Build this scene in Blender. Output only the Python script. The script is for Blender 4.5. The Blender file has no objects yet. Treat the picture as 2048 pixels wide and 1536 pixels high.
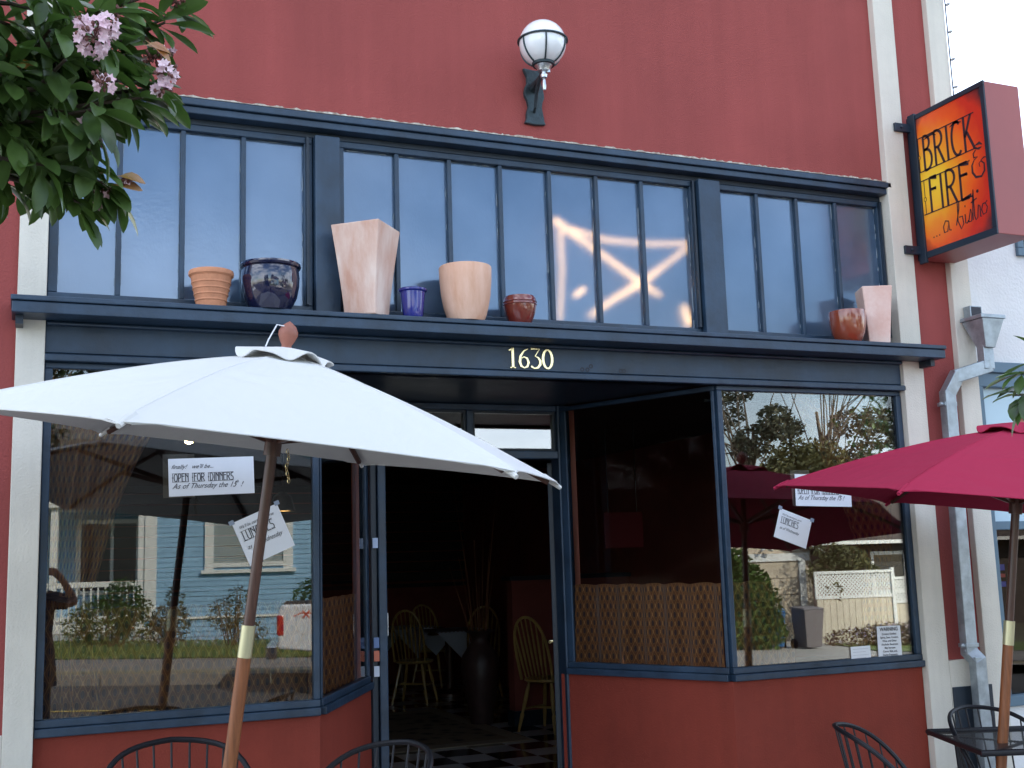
import bpy, math, random
from mathutils import Vector, Matrix
R_ = math.radians
sc = bpy.context.scene
COL = sc.collection
# ---------------------------------------------------------------- camera
CAM = Vector((0.0, -5.2, 1.5))
FPX = 2317.747
RT = Vector((0.92226898, -0.38528746, -0.03120112))
DN = Vector((0.03022562, 0.15235020, -0.98786428))
FW = Vector((0.38536522, 0.91013350, 0.15215341))
cd = bpy.data.cameras.new('camera'); cam = bpy.data.objects.new('camera', cd); COL.objects.link(cam)
cd.sensor_width = 36; cd.lens = FPX / 2048 * 36; cd.clip_start = 0.05; cd.clip_end = 2000
cam.matrix_world = Matrix(((RT.x, -DN.x, -FW.x, CAM.x), (RT.y, -DN.y, -FW.y, CAM.y), (RT.z, -DN.z, -FW.z, CAM.z), (0, 0, 0, 1)))
sc.camera = cam
# ---------------------------------------------------------------- world, sun, exposure
SUN_EL, SUN_AZ = R_(36), R_(24)
w = bpy.data.worlds.new('World'); sc.world = w; w.use_nodes = True
nt = w.node_tree; nt.nodes.clear()
out = nt.nodes.new('ShaderNodeOutputWorld'); bg = nt.nodes.new('ShaderNodeBackground')
sky = nt.nodes.new('ShaderNodeTexSky'); sky.sky_type = 'NISHITA'; sky.sun_disc = False
sky.sun_elevation = SUN_EL; sky.sun_rotation = SUN_AZ; sky.air_density = 1.0; sky.dust_density = 0.6; sky.ozone_density = 1.0
tc = nt.nodes.new('ShaderNodeTexCoord'); mp = nt.nodes.new('ShaderNodeMapping'); mp.inputs['Scale'].default_value = (1.2, 1.2, 4.0)
nz = nt.nodes.new('ShaderNodeTexNoise'); nz.inputs['Scale'].default_value = 1.7; nz.inputs['Detail'].default_value = 9; nz.inputs['Roughness'].default_value = 0.58
cr = nt.nodes.new('ShaderNodeValToRGB'); cr.color_ramp.elements[0].position = 0.44; cr.color_ramp.elements[1].position = 0.66
mx = nt.nodes.new('ShaderNodeMixRGB'); mx.inputs['Color2'].default_value = (8.5, 9.2, 10.4, 1)
L = nt.links.new
L(tc.outputs['Generated'], mp.inputs['Vector']); L(mp.outputs['Vector'], nz.inputs['Vector']); L(nz.outputs['Fac'], cr.inputs['Fac'])
L(cr.outputs['Color'], mx.inputs['Fac']); L(sky.outputs['Color'], mx.inputs['Color1']); L(mx.outputs['Color'], bg.inputs['Color'])
bg.inputs['Strength'].default_value = 0.15; L(bg.outputs['Background'], out.inputs['Surface'])
sl = bpy.data.lights.new('sun', 'SUN'); sl.energy = 5.0; sl.angle = R_(0.5); sl.color = (1.0, 0.94, 0.84)
so = bpy.data.objects.new('sun', sl); COL.objects.link(so)
sv = Vector((math.sin(SUN_AZ) * math.cos(SUN_EL), math.cos(SUN_AZ) * math.cos(SUN_EL), math.sin(SUN_EL)))
so.rotation_euler = sv.to_track_quat('Z', 'Y').to_euler()
sc.view_settings.view_transform = 'Standard'; sc.view_settings.look = 'None'; sc.view_settings.gamma = 1
sc.view_settings.exposure = 1.45
sc.render.engine = 'CYCLES'
sc.cycles.max_bounces = 8; sc.cycles.transparent_max_bounces = 16; sc.cycles.glossy_bounces = 5
sc.cycles.use_denoising = True; sc.cycles.caustics_reflective = False; sc.cycles.caustics_refractive = False
sc.cycles.sample_clamp_indirect = 6

# ---------------------------------------------------------------- measuring
def U(px, py):
    v = RT * ((px - 1024) / FPX) + DN * ((py - 768) / FPX) + FW
    return v / v.y
def at(px, py, Y=0.0): return CAM + U(px, py) * (Y + 5.2)
TH = R_(13); FC, FS = math.cos(TH), math.sin(TH); FO = Vector((1.13, -13.6, 0))
def gz(u): return 0.02 - 0.035 * max(-12.0, min(u, 20.0))
# far side of the street: u along the kerb, y towards the bistro, turned by TH

# ---------------------------------------------------------------- materials
MATS = {}
def nodes(name):
    m = bpy.data.materials.new(name); m.use_nodes = True
    n = m.node_tree; b = n.nodes['Principled BSDF']; return m, n, b
def mat(name, col, rough=0.6, metal=0.0, bump=0.0, bscale=40.0, var=0.0, vscale=3.0, coat=0.0, col2=None, stretch=(1, 1, 1), spec=0.5, bdist=0.01, detail=6, streak=0.0, trans=0.0):
    if name in MATS: return MATS[name]
    m, n, b = nodes(name); l = n.links.new
    c = (*col, 1); b.inputs['Base Color'].default_value = c
    b.inputs['Roughness'].default_value = rough; b.inputs['Metallic'].default_value = metal
    b.inputs['Coat Weight'].default_value = coat; b.inputs['Coat Roughness'].default_value = 0.08
    b.inputs['Specular IOR Level'].default_value = spec
    t = n.nodes.new('ShaderNodeTexCoord'); mp = n.nodes.new('ShaderNodeMapping'); mp.inputs['Scale'].default_value = stretch
    l(t.outputs['Object'], mp.inputs['Vector'])
    if var or col2:
        z = n.nodes.new('ShaderNodeTexNoise'); z.inputs['Scale'].default_value = vscale; z.inputs['Detail'].default_value = detail
        z.inputs['Roughness'].default_value = 0.6
        r = n.nodes.new('ShaderNodeValToRGB'); r.color_ramp.elements[0].position = 0.35; r.color_ramp.elements[1].position = 0.65
        k = 1 - var
        r.color_ramp.elements[0].color = (col[0] * k, col[1] * k, col[2] * k, 1)
        e = col2 if col2 else (min(col[0] * (1 + var), 1), min(col[1] * (1 + var), 1), min(col[2] * (1 + var), 1))
        r.color_ramp.elements[1].color = (*e, 1)
        l(mp.outputs['Vector'], z.inputs['Vector']); l(z.outputs['Fac'], r.inputs['Fac']); l(r.outputs['Color'], b.inputs['Base Color'])
        rr = n.nodes.new('ShaderNodeMapRange'); rr.inputs['To Min'].default_value = max(0.0, rough - 0.08); rr.inputs['To Max'].default_value = min(1, rough + 0.1)
        l(z.outputs['Fac'], rr.inputs['Value']); l(rr.outputs['Result'], b.inputs['Roughness'])
    if streak:
        m3 = n.nodes.new('ShaderNodeMapping'); m3.inputs['Scale'].default_value = (5, 5, 0.35); l(t.outputs['Object'], m3.inputs['Vector'])
        z3 = n.nodes.new('ShaderNodeTexNoise'); z3.inputs['Scale'].default_value = 1.3; z3.inputs['Detail'].default_value = 8; z3.inputs['Roughness'].default_value = 0.65; l(m3.outputs['Vector'], z3.inputs['Vector'])
        r3 = n.nodes.new('ShaderNodeMapRange'); r3.inputs['From Min'].default_value = 0.3; r3.inputs['From Max'].default_value = 0.7; r3.inputs['To Min'].default_value = 1 - streak; r3.inputs['To Max'].default_value = 1 + streak * 0.5; l(z3.outputs['Fac'], r3.inputs['Value'])
        mm = n.nodes.new('ShaderNodeVectorMath'); mm.operation = 'SCALE'; l(r3.outputs['Result'], mm.inputs['Scale'])
        src = b.inputs['Base Color'].links[0].from_socket if b.inputs['Base Color'].links else None
        if src: l(src, mm.inputs[0])
        else: mm.inputs[0].default_value = col
        l(mm.outputs[0], b.inputs['Base Color'])
    if trans:
        tl = n.nodes.new('ShaderNodeBsdfTranslucent'); tl.inputs['Color'].default_value = (min(col[0] * 2.2, 1), min(col[1] * 2.2, 1), min(col[2] * 1.6, 1), 1); xx = n.nodes.new('ShaderNodeMixShader'); xx.inputs['Fac'].default_value = trans
        oo = n.nodes['Material Output']; l(b.outputs[0], xx.inputs[1]); l(tl.outputs[0], xx.inputs[2]); l(xx.outputs[0], oo.inputs['Surface'])
    if bump:
        z2 = n.nodes.new('ShaderNodeTexNoise'); z2.inputs['Scale'].default_value = bscale; z2.inputs['Detail'].default_value = 5
        bp = n.nodes.new('ShaderNodeBump'); bp.inputs['Strength'].default_value = bump; bp.inputs['Distance'].default_value = bdist
        l(mp.outputs['Vector'], z2.inputs['Vector']); l(z2.outputs['Fac'], bp.inputs['Height']); l(bp.outputs['Normal'], b.inputs['Normal'])
    MATS[name] = m; return m
def glass(name, refl=1.6, tint=(0.86, 0.9, 0.9), rough=0.0):
    if name in MATS: return MATS[name]
    m = bpy.data.materials.new(name); m.use_nodes = True; n = m.node_tree; n.nodes.clear(); l = n.links.new
    o = n.nodes.new('ShaderNodeOutputMaterial'); x = n.nodes.new('ShaderNodeMixShader')
    tr = n.nodes.new('ShaderNodeBsdfTransparent'); tr.inputs['Color'].default_value = (*tint, 1)
    g = n.nodes.new('ShaderNodeBsdfGlossy'); g.inputs['Roughness'].default_value = rough
    f = n.nodes.new('ShaderNodeFresnel'); f.inputs['IOR'].default_value = 1.5
    k = n.nodes.new('ShaderNodeMath'); k.operation = 'MULTIPLY'; k.use_clamp = True; k.inputs[1].default_value = refl
    t = n.nodes.new('ShaderNodeTexCoord'); z = n.nodes.new('ShaderNodeTexNoise'); z.inputs['Scale'].default_value = 1.3; z.inputs['Detail'].default_value = 1
    bp = n.nodes.new('ShaderNodeBump'); bp.inputs['Strength'].default_value = 0.006; bp.inputs['Distance'].default_value = 0.01
    l(t.outputs['Object'], z.inputs['Vector']); l(z.outputs['Fac'], bp.inputs['Height']); l(bp.outputs['Normal'], g.inputs['Normal'])
    l(f.outputs['Fac'], k.inputs[0]); l(k.outputs[0], x.inputs['Fac']); l(tr.outputs[0], x.inputs[1]); l(g.outputs[0], x.inputs[2]); l(x.outputs[0], o.inputs['Surface'])
    MATS[name] = m; return m
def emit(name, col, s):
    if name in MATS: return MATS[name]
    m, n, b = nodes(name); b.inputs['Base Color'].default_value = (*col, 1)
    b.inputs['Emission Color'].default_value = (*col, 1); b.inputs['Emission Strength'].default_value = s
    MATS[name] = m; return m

STUCCO_RED = mat('red_stucco', (0.31, 0.072, 0.066), 0.9, bump=0.45, bscale=120, var=0.09, vscale=0.9, bdist=0.006, spec=0.25, streak=0.10)
STUCCO_LOW = mat('red_bulkhead_plaster', (0.25, 0.042, 0.026), 0.75, bump=0.35, bscale=110, var=0.10, vscale=2.0, spec=0.25, streak=0.10, bdist=0.006)
CREAM = mat('cream_stucco', (0.68, 0.64, 0.56), 0.85, bump=0.4, bscale=110, var=0.06, vscale=3.0, bdist=0.007, streak=0.10)
BLUE = mat('slate_blue_paint', (0.020, 0.044, 0.080), 0.42, streak=0.25, bump=0.25, bscale=25, var=0.28, vscale=5, stretch=(1, 1, 1))
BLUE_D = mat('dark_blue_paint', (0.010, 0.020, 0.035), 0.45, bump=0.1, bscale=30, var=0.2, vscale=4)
GLASS = glass('window_glass', 1.85)
GLASS_IN = glass('angled_window_glass', 1.0)
WHITE_P = mat('white_paint', (0.75, 0.74, 0.70), 0.5, var=0.05, vscale=2)
PAPER = mat('white_paper', (0.80, 0.82, 0.86), 0.7, var=0.02, vscale=9)
INK = mat('black_ink', (0.02, 0.02, 0.03), 0.6)
BRASS = mat('brass', (0.85, 0.70, 0.38), 0.22, metal=1.0)
TERRA = mat('terracotta', (0.60, 0.26, 0.14), 0.85, bump=0.25, bscale=60, var=0.2, vscale=6, stretch=(1, 1, 0.6))
TERRA_W = mat('limewashed_terracotta', (0.60, 0.33, 0.24), 0.9, bump=0.2, bscale=50, col2=(0.78, 0.62, 0.54), var=0.02, vscale=5, stretch=(1.6, 1.6, 0.5))
IRON = mat('black_iron', (0.012, 0.012, 0.016), 0.45, metal=0.3, bump=0.1, bscale=90)
WOOD_D = mat('dark_wood', (0.085, 0.033, 0.02), 0.4, var=0.3, vscale=6, stretch=(12, 12, 0.6), coat=0.2)
WOOD_L = mat('reddish_wood', (0.25, 0.085, 0.03), 0.45, var=0.25, vscale=6, stretch=(12, 12, 0.6))
OAK = mat('yellow_oak', (0.42, 0.28, 0.09), 0.35, var=0.2, vscale=5, stretch=(6, 6, 1), coat=0.3)
GALV = mat('galvanised_metal', (0.36, 0.41, 0.45), 0.42, metal=0.75, var=0.2, vscale=14, bump=0.08, bscale=20)

# ---------------------------------------------------------------- mesh building
class MB:
    def __init__(s): s.v = []; s.f = []; s.uv = {}; s.sm = set(); s.mi = {}
    def add(s, vs, fs, smooth=False, uvs=None):
        o = len(s.v); s.v += [tuple(p) for p in vs]
        for i, f in enumerate(fs):
            if smooth: s.sm.add(len(s.f))
            if uvs: s.uv[len(s.f)] = [uvs[j] for j in f]
            s.f.append(tuple(o + j for j in f))
        return s
    def box(s, x0, x1, y0, y1, z0, z1):
        x0, x1 = sorted((x0, x1)); y0, y1 = sorted((y0, y1)); z0, z1 = sorted((z0, z1))
        vs = [(x0, y0, z0), (x1, y0, z0), (x1, y1, z0), (x0, y1, z0), (x0, y0, z1), (x1, y0, z1), (x1, y1, z1), (x0, y1, z1)]
        return s.add(vs, [(3, 2, 1, 0), (4, 5, 6, 7), (0, 1, 5, 4), (1, 2, 6, 5), (2, 3, 7, 6), (3, 0, 4, 7)])
    def hexa(s, bot, top):
        n = len(bot); return s.add(list(bot) + list(top), [tuple(range(n - 1, -1, -1)), tuple(range(n, 2 * n))] + [(i, (i + 1) % n, n + (i + 1) % n, n + i) for i in range(n)])
    def prism(s, poly, z0, z1):            # poly in x,y
        return s.hexa([(x, y, z0) for x, y in poly], [(x, y, z1) for x, y in poly])
    def xz(s, poly, y0, y1):               # poly in x,z extruded in y
        return s.hexa([(x, y0, z) for x, z in poly], [(x, y1, z) for x, z in poly])
    def beam(s, a, b, wd, ht=None, up=(0, 0, 1)):
        a, b = Vector(a), Vector(b); ht = ht or wd; d = (b - a).normalized(); u = Vector(up)
        if abs(d.dot(u)) > 0.95: u = Vector((1, 0, 0))
        r = d.cross(u).normalized(); u = r.cross(d)
        q = [(-1, -1), (1, -1), (1, 1), (-1, 1)]
        return s.hexa([a + r * wd / 2 * i + u * ht / 2 * j for i, j in q], [b + r * wd / 2 * i + u * ht / 2 * j for i, j in q])
    def tube(s, pts, r, n=10, closed=False, caps=True):
        pts = [Vector(p) for p in pts]; k = len(pts)
        rs = r if isinstance(r, (list, tuple)) else [r] * k
        vs = []; u = None
        for i, p in enumerate(pts):
            a = pts[(i - 1) % k] if (closed or i) else p; b = pts[(i + 1) % k] if (closed or i < k - 1) else p
            d = (b - a).normalized()
            if u is None:
                u = Vector((0, 0, 1)) if abs(d.z) < 0.9 else Vector((1, 0, 0))
            u = (u - d * d.dot(u)).normalized(); v = d.cross(u)
            for j in range(n):
                t = 2 * math.pi * j / n; vs.append(p + (u * math.cos(t) + v * math.sin(t)) * rs[i])
        fs = []
        for i in range(k if closed else k - 1):
            for j in range(n):
                a = i * n + j; b = i * n + (j + 1) % n; c = ((i + 1) % k) * n + (j + 1) % n; d = ((i + 1) % k) * n + j
                fs.append((a, b, c, d))
        if caps and not closed: fs += [tuple(range(n - 1, -1, -1)), tuple(range((k - 1) * n, k * n))]
        return s.add(vs, fs, smooth=True)
    def lathe(s, prof, c=(0, 0, 0), n=40, axis=None):
        c = Vector(c); vs = []; fs = []
        q = Vector((0, 0, 1)).rotation_difference(Vector(axis)).to_matrix() if axis else Matrix.Identity(3)
        for r, z in prof:
            for j in range(n):
                t = 2 * math.pi * j / n; vs.append(c + q @ Vector((r * math.cos(t), r * math.sin(t), z)))
        for i in range(len(prof) - 1):
            for j in range(n):
                fs.append((i * n + j, i * n + (j + 1) % n, (i + 1) * n + (j + 1) % n, (i + 1) * n + j))
        return s.add(vs, fs, smooth=True)
    def grid(s, fn, nu, nv, uvfn=None, smooth=True):
        vs = []; uv = []
        for i in range(nu + 1):
            for j in range(nv + 1):
                a, b = i / nu, j / nv; vs.append(tuple(fn(a, b))); uv.append(uvfn(a, b) if uvfn else (a, b))
        fs = [(i * (nv + 1) + j, (i + 1) * (nv + 1) + j, (i + 1) * (nv + 1) + j + 1, i * (nv + 1) + j + 1) for i in range(nu) for j in range(nv)]
        return s.add(vs, fs, smooth, uv)
    def xf(s, fn): s.v = [tuple(fn(Vector(p))) for p in s.v]; return s
BASE = {}
def obj(name, mb, m, parent=None, bevel=0.0, solid=0.0, sub=0, angle=35):
    me = bpy.data.meshes.new(name); base = Vector((0, 0, 0))
    root = parent
    while root is not None and root.parent: root = root.parent
    if root is not None: base = BASE.get(root.name, Vector((0, 0, 0)))
    me.from_pydata([tuple(Vector(p) - base) for p in mb.v], [], mb.f)
    if mb.uv:
        ul = me.uv_layers.new(name='UVMap')
        for p in me.polygons:
            q = mb.uv.get(p.index)
            if q:
                for k, li in enumerate(p.loop_indices): ul.data[li].uv = q[k]
    for p in me.polygons: p.use_smooth = p.index in mb.sm
    for mm in (m if isinstance(m, (list, tuple)) else [m]): me.materials.append(mm)
    for i, k in mb.mi.items(): me.polygons[i].material_index = k
    me.update()
    o = bpy.data.objects.new(name, me); COL.objects.link(o)
    if parent is not None: o.parent = parent
    if solid:
        k = o.modifiers.new('solid', 'SOLIDIFY'); k.thickness = solid; k.offset = 0
    if bevel:
        k = o.modifiers.new('bevel', 'BEVEL'); k.width = bevel; k.segments = 2; k.limit_method = 'ANGLE'; k.angle_limit = R_(40)
    if sub:
        k = o.modifiers.new('sub', 'SUBSURF'); k.levels = sub; k.render_levels = sub
    if mb.sm:
        k = o.modifiers.new('edge', 'EDGE_SPLIT'); k.split_angle = R_(angle); k.use_edge_sharp = False
    return o
def thing(name, label, cat, loc=(0, 0, 0), rz=0, group=None):
    o = bpy.data.objects.new(name, None); COL.objects.link(o); o.location = loc; o.rotation_euler = (0, 0, rz); o.empty_display_size = 0.1
    o['label'] = label; o['category'] = cat
    if group: o['group'] = group
    BASE[o.name] = Vector(loc); return o
def local(name, label, cat, loc=(0, 0, 0), rz=0, group=None):      # its meshes are written in its own coordinates
    o = thing(name, label, cat, loc, rz, group); BASE[o.name] = Vector((0, 0, 0)); return o
def tag(o, label, cat, group=None):
    o['label'] = label; o['category'] = cat
    if group: o['group'] = group
    return o
def struct(name, mb, m, **k):
    o = obj(name, mb, m, **k); o['kind'] = 'structure'; return o
def dup(root, loc, rz, label, group=None):
    def cp(o, par):
        c = o.copy(); COL.objects.link(c)
        if par is not None: c.parent = par
        for ch in list(o.children): cp(ch, c)
        return c
    r = cp(root, None); r.location = loc; r.rotation_euler = (0, 0, rz); r['label'] = label
    if group: r['group'] = group
    return r

# ---------------------------------------------------------------- lettering by strokes
def arc(cx, cy, rx, ry, a0, a1, n=10):
    return [(cx + rx * math.cos(R_(a0 + (a1 - a0) * i / n)), cy + ry * math.sin(R_(a0 + (a1 - a0) * i / n))) for i in range(n + 1)]
GL = {
 'B': (0.62, [[(0.08, 0), (0.08, 1)], [(0.08, 1)] + arc(0.2, 0.80, 0.26, 0.20, 90, -90) + [(0.08, 0.6)], [(0.08, 0.6)] + arc(0.22, 0.30, 0.34, 0.30, 90, -90) + [(0.08, 0)]]),
 'R': (0.64, [[(0.08, 0), (0.08, 1)], [(0.08, 1)] + arc(0.24, 0.76, 0.30, 0.24, 90, -90) + [(0.08, 0.52)], [(0.26, 0.52), (0.6, 0)]]),
 'I': (0.24, [[(0.12, 0), (0.12, 1)]]),
 'C': (0.66, [arc(0.38, 0.5, 0.32, 0.48, 52, 308, 18)]),
 'K': (0.62, [[(0.08, 0), (0.08, 1)], [(0.52, 1), (0.10, 0.42)], [(0.22, 0.56), (0.62, 0.0)]]),
 'F': (0.52, [[(0.1, 0), (0.1, 1)], [(0.1, 1), (0.5, 1)], [(0.1, 0.66), (0.46, 0.66)]]),
 'E': (0.56, [[(0.1, 0), (0.1, 1)], [(0.1, 1), (0.54, 1)], [(0.1, 0.68), (0.5, 0.68)], [(0.1, 0), (0.54, 0)]]),
 'O': (0.66, [arc(0.33, 0.5, 0.28, 0.49, 0, 360, 20)]),
 'P': (0.56, [[(0.1, 0), (0.1, 1)], [(0.1, 1)] + arc(0.22, 0.72, 0.28, 0.28, 90, -90) + [(0.1, 0.44)]]),
 'N': (0.64, [[(0.1, 0), (0.1, 1)], [(0.1, 1), (0.54, 0.5)], [(0.54, 0), (0.54, 1)]]),
 'D': (0.66, [[(0.1, 0), (0.1, 1)], [(0.1, 1), (0.2, 1)] + arc(0.2, 0.5, 0.38, 0.5, 90, -90, 14) + [(0.1, 0)]]),
 'S': (0.54, [arc(0.3, 0.74, 0.2, 0.25, 40, 250, 12) + arc(0.24, 0.26, 0.24, 0.26, 70, -140, 12)]),
 'L': (0.5, [[(0.1, 0), (0.1, 1)], [(0.1, 0), (0.48, 0)]]),
 'U': (0.62, [[(0.08, 1), (0.08, 0.25)] + arc(0.31, 0.25, 0.23, 0.24, 180, 360, 10) + [(0.54, 1)]]),
 'H': (0.64, [[(0.1, 0), (0.1, 1)], [(0.54, 0), (0.54, 1)], [(0.1, 0.62), (0.54, 0.62)]]),
 ' ': (0.4, []),
}
def ribbon(mb, pts, wd, plane, th=0.0):
    """pts 2D; wd number or list; plane(x, y, h)->3D"""
    k = len(pts); ws = wd if isinstance(wd, list) else [wd] * k; Ls = []; Rs = []
    for i, p in enumerate(pts):
        a = pts[max(i - 1, 0)]; b = pts[min(i + 1, k - 1)]
        dx, dy = b[0] - a[0], b[1] - a[1]; l = math.hypot(dx, dy) or 1; nx, ny = -dy / l, dx / l; h = ws[i] / 2
        Ls.append((p[0] + nx * h, p[1] + ny * h)); Rs.append((p[0] - nx * h, p[1] - ny * h))
    vs = [plane(x, y, th) for x, y in Ls] + [plane(x, y, th) for x, y in Rs]
    fs = [(i, i + 1, k + i + 1, k + i) for i in range(k - 1)]
    if th:
        vs += [plane(x, y, 0) for x, y in Ls] + [plane(x, y, 0) for x, y in Rs]
        fs += [(2 * k + i, 2 * k + i + 1, i + 1, i) for i in range(k - 1)] + [(k + i, k + i + 1, 3 * k + i + 1, 3 * k + i) for i in range(k - 1)]
        fs += [(0, k, 3 * k, 2 * k), (k - 1, 3 * k - 1, 4 * k - 1, 2 * k - 1)]
    mb.add(vs, fs)
def letters(mb, txt, x, y, h, wfac, sw, plane, gap=0.08, hang=0.0):
    for ch in txt:
        wd, st = GL[ch]
        for p in st: ribbon(mb, [(x + q[0] * h * wfac, y + q[1] * h) for q in p], sw, plane)
        x += (wd + gap) * h * wfac
    return x
def font_text(mb, txt, x, y, size, plane, shear=0.0, xs=1.0, align='LEFT', offset=0.0):
    cu = bpy.data.curves.new('t', 'FONT'); cu.body = txt; cu.size = size; cu.shear = shear; cu.align_x = align; cu.resolution_u = 3; cu.offset = offset
    o = bpy.data.objects.new('t', cu); COL.objects.link(o)
    me = bpy.data.meshes.new_from_object(o)
    mb.add([plane(x + v.co.x * xs, y + v.co.y, 0) for v in me.vertices], [tuple(p.vertices) for p in me.polygons])
    bpy.data.objects.remove(o); bpy.data.curves.remove(cu); bpy.data.meshes.remove(me)

# ================================================================ ground
def grid_sheet(x0, x1, y0, y1, z): return MB().add([(x0, y0, z), (x1, y0, z), (x1, y1, z), (x0, y1, z)], [(0, 1, 2, 3)])
ASPH = mat('asphalt', (0.055, 0.055, 0.057), 0.9, bump=0.5, bscale=60, var=0.25, vscale=1.5)
CONC = mat('concrete', (0.20, 0.185, 0.17), 0.9, bump=0.25, bscale=35, var=0.14, vscale=1.2)
DIRT = mat('far_ground_earth', (0.10, 0.085, 0.05), 0.95, bump=0.5, bscale=8, var=0.3, vscale=0.4)
# near pavement with joints and a kerb; it falls to the right like the street
def ng(x): return 0.01 - 0.045 * max(-4.0, min(x, 12.0))
m = MB(); y = -4.4
for i in range(-8, 14):
    for k in range(3):
        xa, xb, ya, yb = i * 1.5 + 0.004, (i + 1) * 1.5 - 0.004, -0.02 - k * 1.45 - 1.442, -0.02 - k * 1.45; m.hexa([(xa, ya, -1.2), (xb, ya, -1.2), (xb, yb, -1.2), (xa, yb, -1.2)], [(xa, ya, ng(xa)), (xb, ya, ng(xb)), (xb, yb, ng(xb)), (xa, yb, ng(xa))])
struct('pavement', m, CONC, bevel=0.004)
struct('kerb', MB().hexa([(-4, -4.62, -1.2), (12, -4.62, -1.2), (12, -4.40, -1.2), (-4, -4.40, -1.2)], [(-4, -4.62, ng(-4) - .004), (12, -4.62, ng(12) - .004), (12, -4.40, ng(12) - .004), (-4, -4.40, ng(-4) - .004)]), CONC, bevel=0.012)
struct('road', MB().add([(-60, -4.5, 0.05), (-4, -4.5, 0.05), (12, -4.5, -0.67), (60, -4.5, -0.85), (60, -13, -0.95), (12, -13, -0.75), (-4, -13, -0.06), (-60, -13, 0.0)], [(0, 7, 6, 1), (1, 6, 5, 2), (2, 5, 4, 3)]), ASPH)
def farw(u, y, z=0.0): return Vector((FO.x + u * FC - y * FS, FO.y + u * FS + y * FC, z))
def far_sheet(name, u0, u1, y0, y1, dz, m, kind='structure', nu=24, ny=1):
    b = MB()
    b.grid(lambda a, c: farw(u0 + (u1 - u0) * a, y1 + (y0 - y1) * c, gz(u0 + (u1 - u0) * a) + dz), nu, ny, smooth=False)
    o = obj(name, b, m); o['kind'] = kind; return o
far_sheet('far_ground', -90, 130, -260, -3.3, -0.03, DIRT)
far_sheet('far_pavement', -40, 60, -3.3, -0.9, 0.0, CONC)
far_sheet('far_verge', -40, 60, -0.9, -0.15, -0.01, mat('verge', (0.20, 0.17, 0.11), 0.95, bump=0.5, bscale=20, var=0.35, vscale=2))
b = MB()
for i in range(40):
    u = -40 + i * 2.5
    b.hexa([farw(u + .01, 0, -0.5), farw(u + 2.49, 0, -0.5), farw(u + 2.49, -0.15, -0.5), farw(u + .01, -0.15, -0.5)],
           [farw(u + .01, 0, gz(u) + .005), farw(u + 2.49, 0, gz(u + 2.5) + .005), farw(u + 2.49, -0.15, gz(u + 2.5) + .005), farw(u + .01, -0.15, gz(u) + .005)])
o = obj('far_kerb', b, CONC); o['kind'] = 'structure'
far_sheet('far_road', -40, 60, -0.05, 8.6, -0.15, ASPH)
far_sheet('road_line', -40, 60, 3.2, 3.3, -0.143, mat('yellow_road_paint', (0.55, 0.38, 0.08), 0.8))
far_sheet('driveway', 9.6, 14.2, -7.2, -0.16, 0.006, mat('drive_concrete', (0.34, 0.32, 0.29), 0.9, var=0.1, vscale=1))

# ================================================================ the bistro building
BL = thing('bistro_building', 'red stucco restaurant front with cream pilasters and slate blue woodwork', 'building', (2.34, 0, 0))
TOP = 6.6
# upper wall with its little reveal, pilasters in front
m = MB(); m.box(-0.054, 4.613, 0.0, 0.3, 3.64, TOP); obj('wall', m, STUCCO_RED, BL)
def pil(xa, xb, ia, ib, name, inn):
    m = MB()
    m.box(xa, ia, -0.045, 0.3, -0.9, TOP); m.box(ib, xb, -0.045, 0.3, -0.9, TOP)
    m.box(ia, ib, -0.045, 0.3, -0.9, 0.885); p = obj('pilaster', m, CREAM, BL, bevel=0.004)
    obj('recessed_panel', MB().box(ia, ib, inn, 0.28, 0.885, TOP), STUCCO_RED, p)
pil(4.613, 5.172, 4.762, 5.032, 'r', -0.005)
pil(-0.58, 0.062, -0.40, -0.052, 'l', -0.02)
m = MB(); rr = random.Random(9); x = 0.06; tops = []
while x < 4.61: tops.append((x, rr.uniform(3.636, 3.646))); x += rr.uniform(.006, .03)
for (xa, za), (xb, zb) in zip(tops[:-1], tops[1:]): m.xz([(xa, 3.6345), (xb, 3.6345), (xb, zb), (xa, za)], -0.046, 0.0)
obj('caulk_line', m, mat('flaking_white_edge', (0.62, 0.60, 0.52), 0.9, bump=0.6, bscale=60, col2=(0.30, 0.22, 0.18), vscale=40), BL)
# top moulding of the clerestory
m = MB(); m.box(0.055, 4.64, -0.045, 0.05, 3.600, 3.634); m.box(0.055, 4.64, -0.030, 0.05, 3.565, 3.598); obj('cornice_trim', m, BLUE, BL, bevel=0.004)
m = MB(); m.box(0.055, 4.64, 0.035, 0.08, 3.538, 3.563); obj('trim_shadow_board', m, BLUE_D, BL)  # dark board put in as the shade under the projecting trim
# blue pilasters between window bays, end stiles, bottom rail
for (a, b_, dz) in ((1.222, 1.343, 0), (3.337, 3.474, 0)):
    obj('mullion_post', MB().box(a, b_, -0.012, 0.09, 2.646, 3.537), BLUE, BL, bevel=0.005)
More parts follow.
